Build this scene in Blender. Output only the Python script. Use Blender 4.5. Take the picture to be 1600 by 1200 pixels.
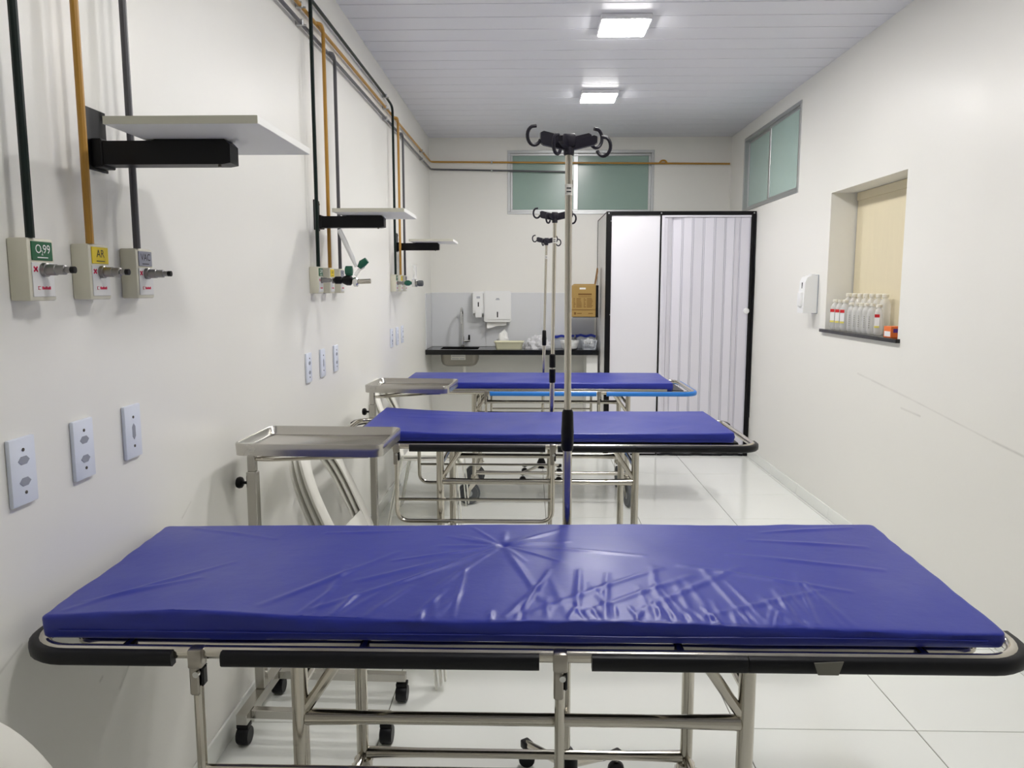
import bpy, bmesh, math, random
from mathutils import Vector, Matrix, noise
PI = math.pi
random.seed(4)
for o in list(bpy.data.objects):
    bpy.data.objects.remove(o)
S = bpy.context.scene
C = S.collection

# ------------------------------------------------------------------ camera
FPX = 1200.0                                  # focal length in pixels of a 1600 px wide frame
TH = math.atan(150 / FPX)                     # pitch down
PS = math.atan(29 * math.cos(TH) / FPX)       # yaw left
cam = bpy.data.cameras.new('camera')
cam.sensor_width = 36.0
cam.lens = FPX / 1600 * 36
cam.clip_start = 0.02
cam_o = bpy.data.objects.new('camera', cam)
C.objects.link(cam_o)
cam_o.location = (0, 0, 1.48)
cam_o.rotation_euler = (PI / 2 - TH, 0, PS)
S.camera = cam_o

# ------------------------------------------------------------------ world and exposure
W = bpy.data.worlds.new('world')
S.world = W
W.use_nodes = True
W.node_tree.nodes['Background'].inputs[0].default_value = (.55, .62, .7, 1)
W.node_tree.nodes['Background'].inputs[1].default_value = .25
S.view_settings.view_transform = 'Standard'
S.view_settings.look = 'None'
S.view_settings.gamma = 1
S.view_settings.use_curve_mapping = False
S.view_settings.exposure = 2.15
LAMP_STRENGTH = 27.0                         # the two lamps over the far stretchers
LAMP_STRENGTH_NEAR = 17.0                    # the two lamps over the near end of the room

# ------------------------------------------------------------------ room numbers (metres)
L, R, D, FRONT, H = -0.99, 1.93, 7.65, -2.0, 2.92
WT = .12                                       # wall thickness

# ------------------------------------------------------------------ materials
M = {}


def lin(c):
    return tuple(((v / 255) / 12.92 if v / 255 <= .04045 else ((v / 255 + .055) / 1.055) ** 2.4) for v in c)


def mat(name, rgb, rough=.5, metal=0., spec=.5, noise_amt=0., noise_scale=8., bump=0., bump_scale=60.,
        emit=None, strength=0., trans=0., alpha=1., coat=0., ior=1.45, rough_var=0., stretch=(1, 1, 1)):
    m = bpy.data.materials.new(name)
    m.use_nodes = True
    nt = m.node_tree
    b = nt.nodes['Principled BSDF']
    col = lin(rgb)
    b.inputs['Base Color'].default_value = (*col, 1)
    b.inputs['Roughness'].default_value = rough
    b.inputs['Metallic'].default_value = metal
    b.inputs['Specular IOR Level'].default_value = spec
    b.inputs['Transmission Weight'].default_value = trans
    b.inputs['Alpha'].default_value = alpha
    b.inputs['Coat Weight'].default_value = coat
    b.inputs['IOR'].default_value = ior
    if emit:
        b.inputs['Emission Color'].default_value = (*lin(emit), 1)
        b.inputs['Emission Strength'].default_value = strength
    tc = nt.nodes.new('ShaderNodeTexCoord')
    mp = nt.nodes.new('ShaderNodeMapping')
    mp.inputs['Scale'].default_value = stretch
    nt.links.new(tc.outputs['Object'], mp.inputs[0])
    if noise_amt > 0 or rough_var > 0:
        n = nt.nodes.new('ShaderNodeTexNoise')
        n.inputs['Scale'].default_value = noise_scale
        n.inputs['Detail'].default_value = 5
        nt.links.new(mp.outputs[0], n.inputs['Vector'])
        if noise_amt > 0:
            mx = nt.nodes.new('ShaderNodeMix')
            mx.data_type = 'RGBA'
            mx.inputs['A'].default_value = (*[v * (1 - noise_amt) for v in col], 1)
            mx.inputs['B'].default_value = (*[min(1, v * (1 + noise_amt)) for v in col], 1)
            nt.links.new(n.outputs[0], mx.inputs['Factor'])
            nt.links.new(mx.outputs['Result'], b.inputs['Base Color'])
        if rough_var > 0:
            mr = nt.nodes.new('ShaderNodeMapRange')
            mr.inputs[1].default_value = .3
            mr.inputs[2].default_value = .7
            mr.inputs[3].default_value = max(.02, rough - rough_var)
            mr.inputs[4].default_value = rough + rough_var
            nt.links.new(n.outputs[0], mr.inputs[0])
            nt.links.new(mr.outputs[0], b.inputs['Roughness'])
    if bump > 0:
        n2 = nt.nodes.new('ShaderNodeTexNoise')
        n2.inputs['Scale'].default_value = bump_scale
        n2.inputs['Detail'].default_value = 4
        nt.links.new(mp.outputs[0], n2.inputs['Vector'])
        bp = nt.nodes.new('ShaderNodeBump')
        bp.inputs['Strength'].default_value = bump
        bp.inputs['Distance'].default_value = .004
        nt.links.new(n2.outputs[0], bp.inputs['Height'])
        nt.links.new(bp.outputs[0], b.inputs['Normal'])
    M[name] = m
    return m


def add_scuffs(m, segs):
    """thin dark scuff marks on a wall: distance to line segments in object space"""
    nt = m.node_tree
    b = nt.nodes['Principled BSDF']
    src = b.inputs['Base Color'].links[0].from_socket if b.inputs['Base Color'].links else None
    tc = nt.nodes.new('ShaderNodeTexCoord')

    def vm(op, a, bb):
        n = nt.nodes.new('ShaderNodeVectorMath')
        n.operation = op
        for i, v in enumerate((a, bb)):
            if v is None:
                continue
            if isinstance(v, tuple):
                n.inputs[i].default_value = v
            else:
                nt.links.new(v, n.inputs[i])
        return n

    def ma(op, a, bb=None, clamp=False):
        n = nt.nodes.new('ShaderNodeMath')
        n.operation = op
        n.use_clamp = clamp
        for i, v in enumerate((a, bb)):
            if v is None:
                continue
            if isinstance(v, (int, float)):
                n.inputs[i].default_value = v
            else:
                nt.links.new(v, n.inputs[i])
        return n.outputs[0]
    nz = nt.nodes.new('ShaderNodeTexNoise')
    nz.inputs['Scale'].default_value = 9
    nt.links.new(tc.outputs['Object'], nz.inputs['Vector'])
    total = None
    for p0, p1, w, a in segs:
        d = Vector(p1) - Vector(p0)
        pa = vm('SUBTRACT', tc.outputs['Object'], tuple(p0)).outputs[0]
        dot = vm('DOT_PRODUCT', pa, tuple(d)).outputs['Value']
        t = ma('DIVIDE', dot, d.length_squared, clamp=True)
        sc = nt.nodes.new('ShaderNodeVectorMath')
        sc.operation = 'SCALE'
        sc.inputs[0].default_value = tuple(d)
        nt.links.new(t, sc.inputs['Scale'])
        df = vm('SUBTRACT', pa, sc.outputs[0])
        ln = vm('LENGTH', df.outputs[0], None).outputs['Value']
        k = ma('SUBTRACT', 1.0, ma('DIVIDE', ln, w), clamp=True)
        k = ma('MULTIPLY', k, a)
        k = ma('MULTIPLY', k, nz.outputs[0])
        total = k if total is None else ma('MAXIMUM', total, k)
    mx = nt.nodes.new('ShaderNodeMix')
    mx.data_type = 'RGBA'
    nt.links.new(total, mx.inputs['Factor'])
    if src:
        nt.links.new(src, mx.inputs['A'])
    else:
        mx.inputs['A'].default_value = b.inputs['Base Color'].default_value
    mx.inputs['B'].default_value = (*lin((120, 116, 104)), 1)
    nt.links.new(mx.outputs['Result'], b.inputs['Base Color'])


mat('wall_paint', (236, 235, 229), .38, spec=.45, noise_amt=.012, noise_scale=2.2, bump=.10, bump_scale=35, rough_var=.06)
mat('wall_paint_left', (236, 235, 229), .36, spec=.45, noise_amt=.012, noise_scale=2.2, bump=.10, bump_scale=35, rough_var=.06)
mat('wall_paint_right', (236, 235, 229), .36, spec=.45, noise_amt=.012, noise_scale=2.2, bump=.10, bump_scale=35, rough_var=.06)
add_scuffs(M['wall_paint_right'], [((R, 4.55, .98), (R, 3.9, .92), .008, .35), ((R, 3.9, .92), (R, 3.2, .845), .006, .32),
                                   ((R, 3.2, .845), (R, 2.7, .80), .008, .5), ((R, 4.0, .86), (R, 3.8, .85), .008, .4)])
add_scuffs(M['wall_paint_left'], [((L, 1.60, .72), (L, 1.64, .74), .008, .8), ((L, 1.73, .52), (L, 1.78, .56), .008, .9),
                                  ((L, 1.65, .58), (L, 1.66, .585), .006, .6), ((L, 1.32, .76), (L, 1.40, .79), .005, .5),
                                  ((L, 2.1, .83), (L, 2.16, .86), .005, .5)])
mat('pvc', (226, 227, 234), .42, spec=.4, bump=.03, bump_scale=10)
mat('pvc_groove', (84, 85, 92), .7)
mat('tile', (237, 239, 234), .10, spec=.5, noise_amt=.015, noise_scale=1.5)
mat('grout', (128, 128, 118), .8)
mat('steel', (200, 195, 184), .15, metal=1, noise_amt=.03, noise_scale=9, rough_var=.05)
mat('steel_sheet', (190, 187, 180), .24, metal=1, noise_amt=.02, noise_scale=5, rough_var=.04)
mat('chrome', (214, 214, 212), .10, metal=1)
mat('dark_steel', (96, 92, 86), .35, metal=1)
mat('aluminium', (188, 190, 190), .38, metal=.85)
mat('black_rubber', (11, 12, 17), .42, spec=.35)
mat('black_plastic', (6, 6, 8), .40, spec=.3)
mat('hub_plastic', (26, 23, 36), .42, spec=.5)
mat('blue_rubber', (36, 120, 205), .42)
mat('grey_rubber', (84, 87, 90), .55)
mat('wheel_grey', (158, 162, 162), .45)
mat('dark_hole', (24, 25, 27), .7)
mat('vinyl', (33, 46, 148), .37, spec=.55, noise_amt=.05, noise_scale=3, bump=.22, bump_scale=22, rough_var=.07)
mat('vinyl_smooth', (33, 46, 148), .38, spec=.55, noise_amt=.04, noise_scale=3, bump=.07, bump_scale=18, rough_var=.06)
mat('white_plastic', (236, 235, 226), .38, spec=.45)
mat('white_gloss', (238, 239, 238), .30, spec=.5)
mat('outlet_plastic', (224, 230, 242), .30, spec=.5)
mat('cream_plastic', (228, 226, 196), .35)
mat('box_cream', (222, 219, 200), .40)
mat('box_face', (230, 230, 228), .38)
mat('board_white', (240, 240, 236), .45)
mat('board_edge_shaded', (206, 204, 188), .5)  # white board toned down, shade painted into the colour
mat('pipe_green', (5, 26, 22), .32, spec=.4)
mat('pipe_yellow', (182, 136, 56), .36, noise_amt=.08, noise_scale=20)
mat('pipe_grey', (84, 84, 88), .36)
mat('label_green', (22, 96, 58), .5)
mat('label_yellow', (240, 212, 28), .5)
mat('label_grey', (150, 152, 166), .5)
mat('print_white', (240, 242, 240), .5)
mat('print_black', (30, 30, 32), .5)
mat('print_red', (214, 40, 84), .5)
mat('print_grey', (150, 154, 166), .5)
mat('print_brown', (118, 84, 36), .7)
mat('granite', (15, 15, 17), .16, spec=.5, noise_amt=.5, noise_scale=160)
mat('splash_grey', (222, 224, 226), .25, spec=.5)
mat('cardboard', (166, 136, 78), .75, noise_amt=.05, noise_scale=12)
mat('cardboard_dark', (150, 108, 52), .8)
mat('panel_white', (226, 225, 230), .32, spec=.5)
mat('panel_side', (238, 237, 236), .35)
mat('door_pvc', (222, 220, 229), .35, spec=.5)
mat('frosted_glass', (152, 176, 165), .20, spec=.5, noise_amt=.06, noise_scale=3, trans=.05)
mat('frosted_glass_clear', (172, 196, 188), .20, spec=.5, noise_amt=.06, noise_scale=4, trans=.05)
mat('wood_pale', (226, 215, 184), .6, noise_amt=.04, noise_scale=5, stretch=(1, 6, 1))
mat('plaster_rough', (214, 208, 190), .7, noise_amt=.04, noise_scale=9)
mat('clear_plastic', (246, 247, 246), .15, alpha=.36, spec=.6)
mat('bag_plastic', (240, 240, 243), .25, alpha=.62, spec=.6)
mat('basket_plastic', (226, 231, 238), .28, alpha=.62)
mat('blue_plastic', (34, 52, 150), .35)
mat('bottle_cap', (236, 232, 218), .4)
mat('bottle_red', (206, 36, 44), .5)
mat('bottle_white', (240, 240, 240), .5)
mat('bottle_yellow', (226, 214, 110), .5)
mat('bottle_mark', (110, 110, 104), .5)
mat('sink_steel', (140, 136, 128), .32, metal=1)
mat('connector_metal', (150, 148, 146), .34, metal=1)
mat('hinge_steel', (168, 163, 154), .3, metal=1)
mat('carton_orange', (236, 124, 62), .5)
mat('carton_purple', (92, 60, 150), .5)
mat('paper', (244, 244, 242), .8)
mat('green_plastic', (24, 92, 70), .35)
mat('lamp_rim', (236, 236, 240), .4)
mat('lamp_diffuser', (255, 255, 255), .4, emit=(255, 252, 250), strength=LAMP_STRENGTH)
mat('lamp_diffuser_near', (255, 255, 255), .4, emit=(255, 252, 250), strength=LAMP_STRENGTH_NEAR)
mat('tape', (118, 116, 106), .4)
mat('sticker', (226, 224, 216), .5)


# ------------------------------------------------------------------ mesh helpers
class MB:
    def __init__(s):
        s.v, s.f = [], []

    def add(s, vs, fs):
        n = len(s.v)
        s.v += [tuple(p) for p in vs]
        s.f += [tuple(i + n for i in f) for f in fs]
        return s

    def box(s, c, d, rot=None, bev=0., seg=2):
        bm = bmesh.new()
        bmesh.ops.create_cube(bm, size=1)
        bmesh.ops.scale(bm, vec=d, verts=bm.verts)
        if bev > 0:
            bmesh.ops.bevel(bm, geom=bm.edges[:], offset=min(bev, .49 * min(d)), segments=seg, profile=.5, affect='EDGES')
        if rot is not None:
            bmesh.ops.rotate(bm, cent=(0, 0, 0), matrix=rot, verts=bm.verts)
        bmesh.ops.translate(bm, vec=c, verts=bm.verts)
        bm.verts.index_update()
        s.add([v.co for v in bm.verts], [[v.index for v in f.verts] for f in bm.faces])
        bm.free()
        return s

    def bb(s, x0, x1, y0, y1, z0, z1, bev=0., seg=2):
        return s.box(((x0 + x1) / 2, (y0 + y1) / 2, (z0 + z1) / 2), (abs(x1 - x0), abs(y1 - y0), abs(z1 - z0)), None, bev, seg)

    def sweep(s, path, prof, up=(0, 0, 1), closed=False, caps=True):
        """prof: list of (a, b): a along side = tangent x up, b along up'"""
        n = len(path)
        P = [Vector(p) for p in path]
        ups = up if isinstance(up, list) else None
        rings = []
        for i in range(n):
            if closed:
                t = (P[(i + 1) % n] - P[i - 1]).normalized()
            else:
                t = (P[min(i + 1, n - 1)] - P[max(i - 1, 0)]).normalized()
            u = Vector(ups[i]) if ups else Vector(up)
            side = t.cross(u)
            if side.length < 1e-5:
                side = t.cross(Vector((0, 1, .01)))
            side.normalize()
            uu = side.cross(t).normalized()
            rings.append([P[i] + side * a + uu * b for a, b in prof])
        k = len(prof)
        vs = [p for r in rings for p in r]
        fs = []
        m = n if closed else n - 1
        for i in range(m):
            for j in range(k):
                a, b = i * k + j, i * k + (j + 1) % k
                c, d = ((i + 1) % n) * k + (j + 1) % k, ((i + 1) % n) * k + j
                fs.append((a, b, c, d))
        if caps and not closed:
            fs.append(tuple(range(k - 1, -1, -1)))
            fs.append(tuple((n - 1) * k + j for j in range(k)))
        return s.add(vs, fs)

    def tube(s, path, r, seg=10, closed=False, caps=True):
        P = [Vector(p) for p in path]
        n = len(P)
        rad = r if isinstance(r, (list, tuple)) else [r] * n
        t0 = (P[1] - P[0]).normalized()
        ref = Vector((0, 0, 1)) if abs(t0.z) < .9 else Vector((1, 0, 0))
        nrm = (ref - t0 * ref.dot(t0)).normalized()
        rings = []
        for i in range(n):
            if closed:
                t = (P[(i + 1) % n] - P[i - 1]).normalized()
            else:
                t = (P[min(i + 1, n - 1)] - P[max(i - 1, 0)]).normalized()
            nrm = (nrm - t * nrm.dot(t))
            nrm.normalize()
            b = t.cross(nrm)
            rings.append([P[i] + (nrm * math.cos(2 * PI * j / seg) + b * math.sin(2 * PI * j / seg)) * rad[i] for j in range(seg)])
        vs = [p for q in rings for p in q]
        fs = []
        for i in range(n if closed else n - 1):
            for j in range(seg):
                a, b = i * seg + j, i * seg + (j + 1) % seg
                c, d = ((i + 1) % n) * seg + (j + 1) % seg, ((i + 1) % n) * seg + j
                fs.append((a, b, c, d))
        if caps and not closed:
            fs.append(tuple(range(seg - 1, -1, -1)))
            fs.append(tuple((n - 1) * seg + j for j in range(seg)))
        return s.add(vs, fs)

    def lathe(s, prof, o=(0, 0, 0), axis='Z', seg=24):
        """prof: list of (radius, height)"""
        vs = []
        for r, hh in prof:
            for j in range(seg):
                a = 2 * PI * j / seg
                p = (r * math.cos(a), r * math.sin(a), hh)
                if axis == 'X':
                    p = (p[2], p[0], p[1])
                elif axis == 'Y':
                    p = (p[1], p[2], p[0])
                vs.append((p[0] + o[0], p[1] + o[1], p[2] + o[2]))
        fs = []
        k = len(prof)
        for i in range(k - 1):
            for j in range(seg):
                fs.append((i * seg + j, i * seg + (j + 1) % seg, (i + 1) * seg + (j + 1) % seg, (i + 1) * seg + j))
        if prof[0][0] > 1e-5:
            fs.append(tuple(range(seg - 1, -1, -1)))
        if prof[-1][0] > 1e-5:
            fs.append(tuple((k - 1) * seg + j for j in range(seg)))
        return s.add(vs, fs)

    def prism(s, poly, axis, a0, a1):
        """extrude a 2D polygon along an axis; poly coords are the two other axes in order"""
        def mk(p, a):
            return {'X': (a, p[0], p[1]), 'Y': (p[0], a, p[1]), 'Z': (p[0], p[1], a)}[axis]
        n = len(poly)
        vs = [mk(p, a0) for p in poly] + [mk(p, a1) for p in poly]
        fs = [tuple(range(n - 1, -1, -1)), tuple(range(n, 2 * n))]
        fs += [(i, (i + 1) % n, n + (i + 1) % n, n + i) for i in range(n)]
        return s.add(vs, fs)

    def grid(s, nx, ny, fn):
        vs = [fn(i / nx, j / ny) for j in range(ny + 1) for i in range(nx + 1)]
        fs = [(j * (nx + 1) + i, j * (nx + 1) + i + 1, (j + 1) * (nx + 1) + i + 1, (j + 1) * (nx + 1) + i)
              for j in range(ny) for i in range(nx)]
        return s.add(vs, fs)

    def mesh(s, name, smooth=35):
        me = bpy.data.meshes.new(name)
        me.from_pydata([tuple(v) for v in s.v], [], s.f)
        bm = bmesh.new()
        bm.from_mesh(me)
        bmesh.ops.recalc_face_normals(bm, faces=bm.faces[:])
        bm.to_mesh(me)
        bm.free()
        if smooth:
            me.polygons.foreach_set('use_smooth', [True] * len(me.polygons))
            me.set_sharp_from_angle(angle=math.radians(smooth))
        return me

    def build(s, name, material, parent=None, loc=(0, 0, 0), smooth=35):
        me = s.mesh(name, smooth)
        me.materials.append(M[material])
        return link(name, me, parent, loc)


def link(name, me, parent=None, loc=(0, 0, 0), rot=(0, 0, 0)):
    o = bpy.data.objects.new(name, me)
    C.objects.link(o)
    o.parent = parent
    o.location = loc
    o.rotation_euler = rot
    return o


def tag(o, label, cat, group=None):
    o['label'] = label
    o['category'] = cat
    if group:
        o['group'] = group
    return o


def thing(name, label, cat, loc=(0, 0, 0), rz=0., group=None):
    o = bpy.data.objects.new(name, None)
    o.empty_display_size = .05
    C.objects.link(o)
    o.location = loc
    o.rotation_euler = (0, 0, rz)
    return tag(o, label, cat, group)


def struct(o):
    o['kind'] = 'structure'
    return o


def copy_tree(o, parent=None, loc=None, rz=None, label=None):
    c = o.copy()
    C.objects.link(c)
    c.parent = parent
    if loc is not None:
        c.location = loc
    if rz is not None:
        c.rotation_euler = (0, 0, rz)
    if label:
        c['label'] = label
    for ch in list(o.children):
        copy_tree(ch, c)
    return c


def fillet(pts, r, n=6, closed=False):
    P = [Vector(p) for p in pts]
    k = len(P)
    out = []
    for i in range(k):
        if not closed and i in (0, k - 1):
            out.append(P[i])
            continue
        a, b, c = P[i - 1], P[i], P[(i + 1) % k]
        d1, d2 = (a - b), (c - b)
        rr = min(r, d1.length * .49, d2.length * .49)
        p1, p2 = b + d1.normalized() * rr, b + d2.normalized() * rr
        for j in range(n + 1):
            t = j / n
            # quadratic blend nudged towards a circle
            q = p1 * (1 - t) ** 2 + b * 2 * t * (1 - t) + p2 * t * t
            out.append(q)
    return out


def rrect(x0, x1, y0, y1, r, n=6):
    """rounded rectangle points, counter-clockwise"""
    out = []
    for cx, cy, a0 in ((x1 - r, y0 + r, -PI / 2), (x1 - r, y1 - r, 0), (x0 + r, y1 - r, PI / 2), (x0 + r, y0 + r, PI)):
        for j in range(n + 1):
            a = a0 + PI / 2 * j / n
            out.append((cx + r * math.cos(a), cy + r * math.sin(a)))
    return out


def text_mb(mb, body, size, origin, ux, uy, align='CENTER', lift=0.0):
    """flat lettering laid in the plane spanned by ux, uy"""
    cu = bpy.data.curves.new('lettering', 'FONT')
    cu.body = body
    cu.size = size
    cu.align_x = align
    cu.align_y = 'CENTER'
    cu.resolution_u = 3
    o = bpy.data.objects.new('lettering', cu)
    C.objects.link(o)
    dg = bpy.context.evaluated_depsgraph_get()
    me = bpy.data.meshes.new_from_object(o.evaluated_get(dg))
    O, X, Y = Vector(origin), Vector(ux), Vector(uy)
    nn = X.cross(Y).normalized() * lift
    mb.add([O + X * v.co.x + Y * v.co.y + nn for v in me.vertices], [tuple(p.vertices) for p in me.polygons])
    bpy.data.objects.remove(o)
    bpy.data.curves.remove(cu)
    bpy.data.meshes.remove(me)
    return mb


def lerp(a, b, t):
    return a + (b - a) * t


# ================================================================== SETTING
# ---- floor: grout bed and porcelain tiles
GX, GY, TS = 1.304, 4.855, .6
floor = struct(MB().bb(L - WT, R + WT, FRONT - WT, D + WT, -.12, -.0025).build('floor', 'grout', smooth=0))
xs = [L]
x = GX - 10 * TS
while x < R - .005:
    if x > L + .01:
        xs.append(x)
    x += TS
xs.append(R)
ys = [FRONT]
y = GY - 20 * TS
while y < D - .005:
    if y > FRONT + .01:
        ys.append(y)
    y += TS
ys.append(D)
tile_cache = {}
for i in range(len(xs) - 1):
    for j in range(len(ys) - 1):
        w, d = round(xs[i + 1] - xs[i], 4), round(ys[j + 1] - ys[j], 4)
        if (w, d) not in tile_cache:
            me = MB().bb(-w / 2 + .0018, w / 2 - .0018, -d / 2 + .0018, d / 2 - .0018, -.010, 0, .0012, 1).mesh('tile', 30)
            me.materials.append(M['tile'])
            tile_cache[(w, d)] = me
        link('tile', tile_cache[(w, d)], floor, ((xs[i] + xs[i + 1]) / 2, (ys[j] + ys[j + 1]) / 2, 0))

# ---- ceiling: white pvc planks running across the room
ceiling = struct(MB().bb(L - WT, R + WT, FRONT - WT, D + WT, H + .012, H + .1).build('ceiling', 'pvc_groove', smooth=0))
pw = .1965
y = 4.125 - 40 * pw
plank_cache = {}
while y < D:
    y0, y1 = max(y, FRONT), min(y + pw, D)
    if y1 - y0 > .01:
        d = round(y1 - y0, 4)
        if d not in plank_cache:
            w = R - L - .002
            prof = [(-d / 2 + .0055, H), (d / 2 - .0055, H), (d / 2 - .002, H + .008), (d / 2 - .002, H + .012), (-d / 2 + .002, H + .012), (-d / 2 + .002, H + .008)]
            me = MB().prism(prof, 'X', -w / 2, w / 2).mesh('plank', 0)
            me.materials.append(M['pvc'])
            plank_cache[d] = me
        link('plank', plank_cache[d], ceiling, ((L + R) / 2, (y0 + y1) / 2, 0))
    y += pw

# ---- walls
wall_left = struct(MB().bb(L - WT, L, FRONT - WT, D + WT, 0, H + .012).build('wall_left', 'wall_paint_left', smooth=0))
wall_front = struct(MB().bb(L, R, FRONT - WT, FRONT, 0, H + .012).build('wall_front', 'wall_paint', smooth=0))
BW = (-.227, 1.19, 2.195, 2.80)               # back window x0 x1 z0 z1
wall_back = struct(MB().bb(L, R, D, D + WT, 0, BW[2]).bb(L, R, D, D + WT, BW[3], H + .012)
                   .bb(L, BW[0], D, D + WT, BW[2], BW[3]).bb(BW[1], R, D, D + WT, BW[2], BW[3]).build('wall_back', 'wall_paint', smooth=0))
RW = (5.72, 7.18, 2.165, 2.81)                # right window y0 y1 z0 z1
NI = (4.085, 5.09, 1.215, 2.085)              # niche
RT = .17
mb = MB()
ycuts = [FRONT - WT, NI[0], NI[1], RW[0], RW[1], D + WT]
mb.bb(R, R + RT, ycuts[0], ycuts[1], 0, H + .012).bb(R, R + RT, ycuts[2], ycuts[3], 0, H + .012).bb(R, R + RT, ycuts[4], ycuts[5], 0, H + .012)
mb.bb(R, R + RT, NI[0], NI[1], 0, NI[2] - .022).bb(R, R + RT, NI[0], NI[1], NI[3], H + .012)
mb.bb(R, R + RT, RW[0], RW[1], 0, RW[2]).bb(R, R + RT, RW[0], RW[1], RW[3], H + .012)
wall_right = struct(mb.build('wall_right', 'wall_paint_right', smooth=0))
# pale plywood closing the niche
MB().bb(R + .1655, R + .18, NI[0] - .05, NI[1] - .012, NI[2] - .02, NI[3] + .03).build('plywood_panel', 'wood_pale', wall_right, smooth=0)
MB().bb(R + .172, R + .182, NI[1] - .06, NI[1] + .05, NI[2] - .02, NI[3] + .03).build('gap_backing', 'dark_steel', wall_right, smooth=0)
MB().bb(R + .155, R + .167, NI[0], NI[1] - .02, NI[3] - .052, NI[3] - .002, .002).build('plywood_strip', 'wood_pale', wall_right, smooth=0)
# black granite sill of the niche
sill = struct(MB().bb(R - .022, R + .16, NI[0] - .03, NI[1] + .045, NI[2] - .022, NI[2] - .0005, .003).build('trim_1', 'granite', smooth=0))


# ---- windows
def window(n, axis, a0, a1, z0, z1, base, inward, mull, glass):
    """aluminium sliding window: frame, two sashes, frosted panes. axis 'X': in the back wall, 'Y': in the right wall"""
    root = bpy.data.objects.new('window_%d' % n, None)
    C.objects.link(root)
    struct(root)

    def bx(m, p0, p1, q0, q1, d0, d1, bev=.002):
        e0, e1 = base + inward * d0, base + inward * d1
        if axis == 'X':
            m.bb(p0, p1, min(e0, e1), max(e0, e1), q0, q1, bev, 1)
        else:
            m.bb(min(e0, e1), max(e0, e1), p0, p1, q0, q1, bev, 1)
        return m
    f = .028
    m = MB()
    bx(m, a0, a1, z1 - f, z1, -.06, .008)
    bx(m, a0, a1, z0, z0 + f * .8, -.06, .008)
    bx(m, a0, a0 + f, z0 + f * .8, z1 - f, -.06, .008)
    bx(m, a1 - f, a1, z0 + f * .8, z1 - f, -.06, .008)
    m.build('window_frame', 'aluminium', root, smooth=0)
    for k, (s0, s1, dd) in enumerate(((a0 + f, mull + .022, -.004), (mull - .022, a1 - f, -.028))):
        m = MB()
        sf = .022
        bx(m, s0, s1, z1 - f - sf, z1 - f, dd - .018, dd)
        bx(m, s0, s1, z0 + f * .8, z0 + f * .8 + sf, dd - .018, dd)
        w0 = .044 if k == 1 else sf
        w1 = .044 if k == 0 else sf
        bx(m, s0, s0 + w0, z0 + f * .8 + sf, z1 - f - sf, dd - .018, dd)
        bx(m, s1 - w1, s1, z0 + f * .8 + sf, z1 - f - sf, dd - .018, dd)
        sash = m.build('sash', 'aluminium', root, smooth=0)
        p = MB()
        bx(p, s0 + w0 - .004, s1 - w1 + .004, z0 + f * .8 + sf - .004, z1 - f - sf + .004, dd - .012, dd - .006, 0)
        p.build('pane', glass, sash, smooth=0)
    if axis == 'X':
        m = MB()
        bx(m, mull - .034, mull - .026, (z0 + z1) / 2 - .05, (z0 + z1) / 2 + .02, -.004, .008)
        m.build('latch', 'dark_steel', root, smooth=0)
    return root


window(1, 'X', BW[0], BW[1], BW[2], BW[3], D, -1, .435, 'frosted_glass')
window(2, 'Y', RW[0], RW[1], RW[2], RW[3], R, -1, 6.46, 'frosted_glass_clear')
# ---- skirting tiles
for side, xw, sg in (('left', L, 1), ('right', R, -1)):
    root = bpy.data.objects.new('baseboard_' + side, None)
    C.objects.link(root)
    struct(root)
    yend = D if side == 'left' else 6.72
    for j in range(len(ys) - 1):
        y0, y1 = ys[j], min(ys[j + 1], yend)
        if y1 - y0 < .01:
            continue
        MB().bb(xw, xw + sg * .009, y0 + .0012, y1 - .0012, .001, .082, .002, 1).build('skirting_tile', 'tile', root, smooth=0)

# ================================================================== CEILING LAMPS
def lamp(y, label, diffuser='lamp_diffuser'):
    t = thing('ceiling_lamp', label, 'ceiling lamp', (.505, y, H), 0, 'square ceiling lamps')
    a = .146
    b = .136
    MB().bb(-b, b, -a, a, -.030, 0, .006).build('housing', 'lamp_rim', t)
    MB().bb(-b + .010, b - .010, -a + .010, a - .010, -.034, -.0305, .0015, 1).build('diffuser', diffuser, t)


lamp(4.42, 'lit square white lamp on the planked ceiling, over the middle stretcher')
lamp(5.985, 'lit square white lamp on the planked ceiling, over the stretcher with bright blue bumpers')
lamp(2.86, 'lit square white lamp on the planked ceiling over the near tray table', 'lamp_diffuser_near')
lamp(1.30, 'lit square white lamp on the planked ceiling over the wrinkled mattress', 'lamp_diffuser_near')

# ================================================================== GAS PIPES
PR = .0085
XM, XD = L + .020, L + .038


def clamp_ring(parent, p, along):
    m = MB()
    if along == 'Y':
        m.bb(p[0] - .020, p[0] + .012, p[1] - .008, p[1] + .008, p[2] - .013, p[2] + .013, .003, 1)
        m.lathe([(.004, .010), (.004, .024)], (p[0], p[1], p[2] - .010), 'X', 8)
    else:
        m.bb(p[0] - .008, p[0] + .008, p[1] - .012, p[1] + .020, p[2] - .013, p[2] + .013, .003, 1)
    m.build('clamp', 'aluminium', parent)


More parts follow.
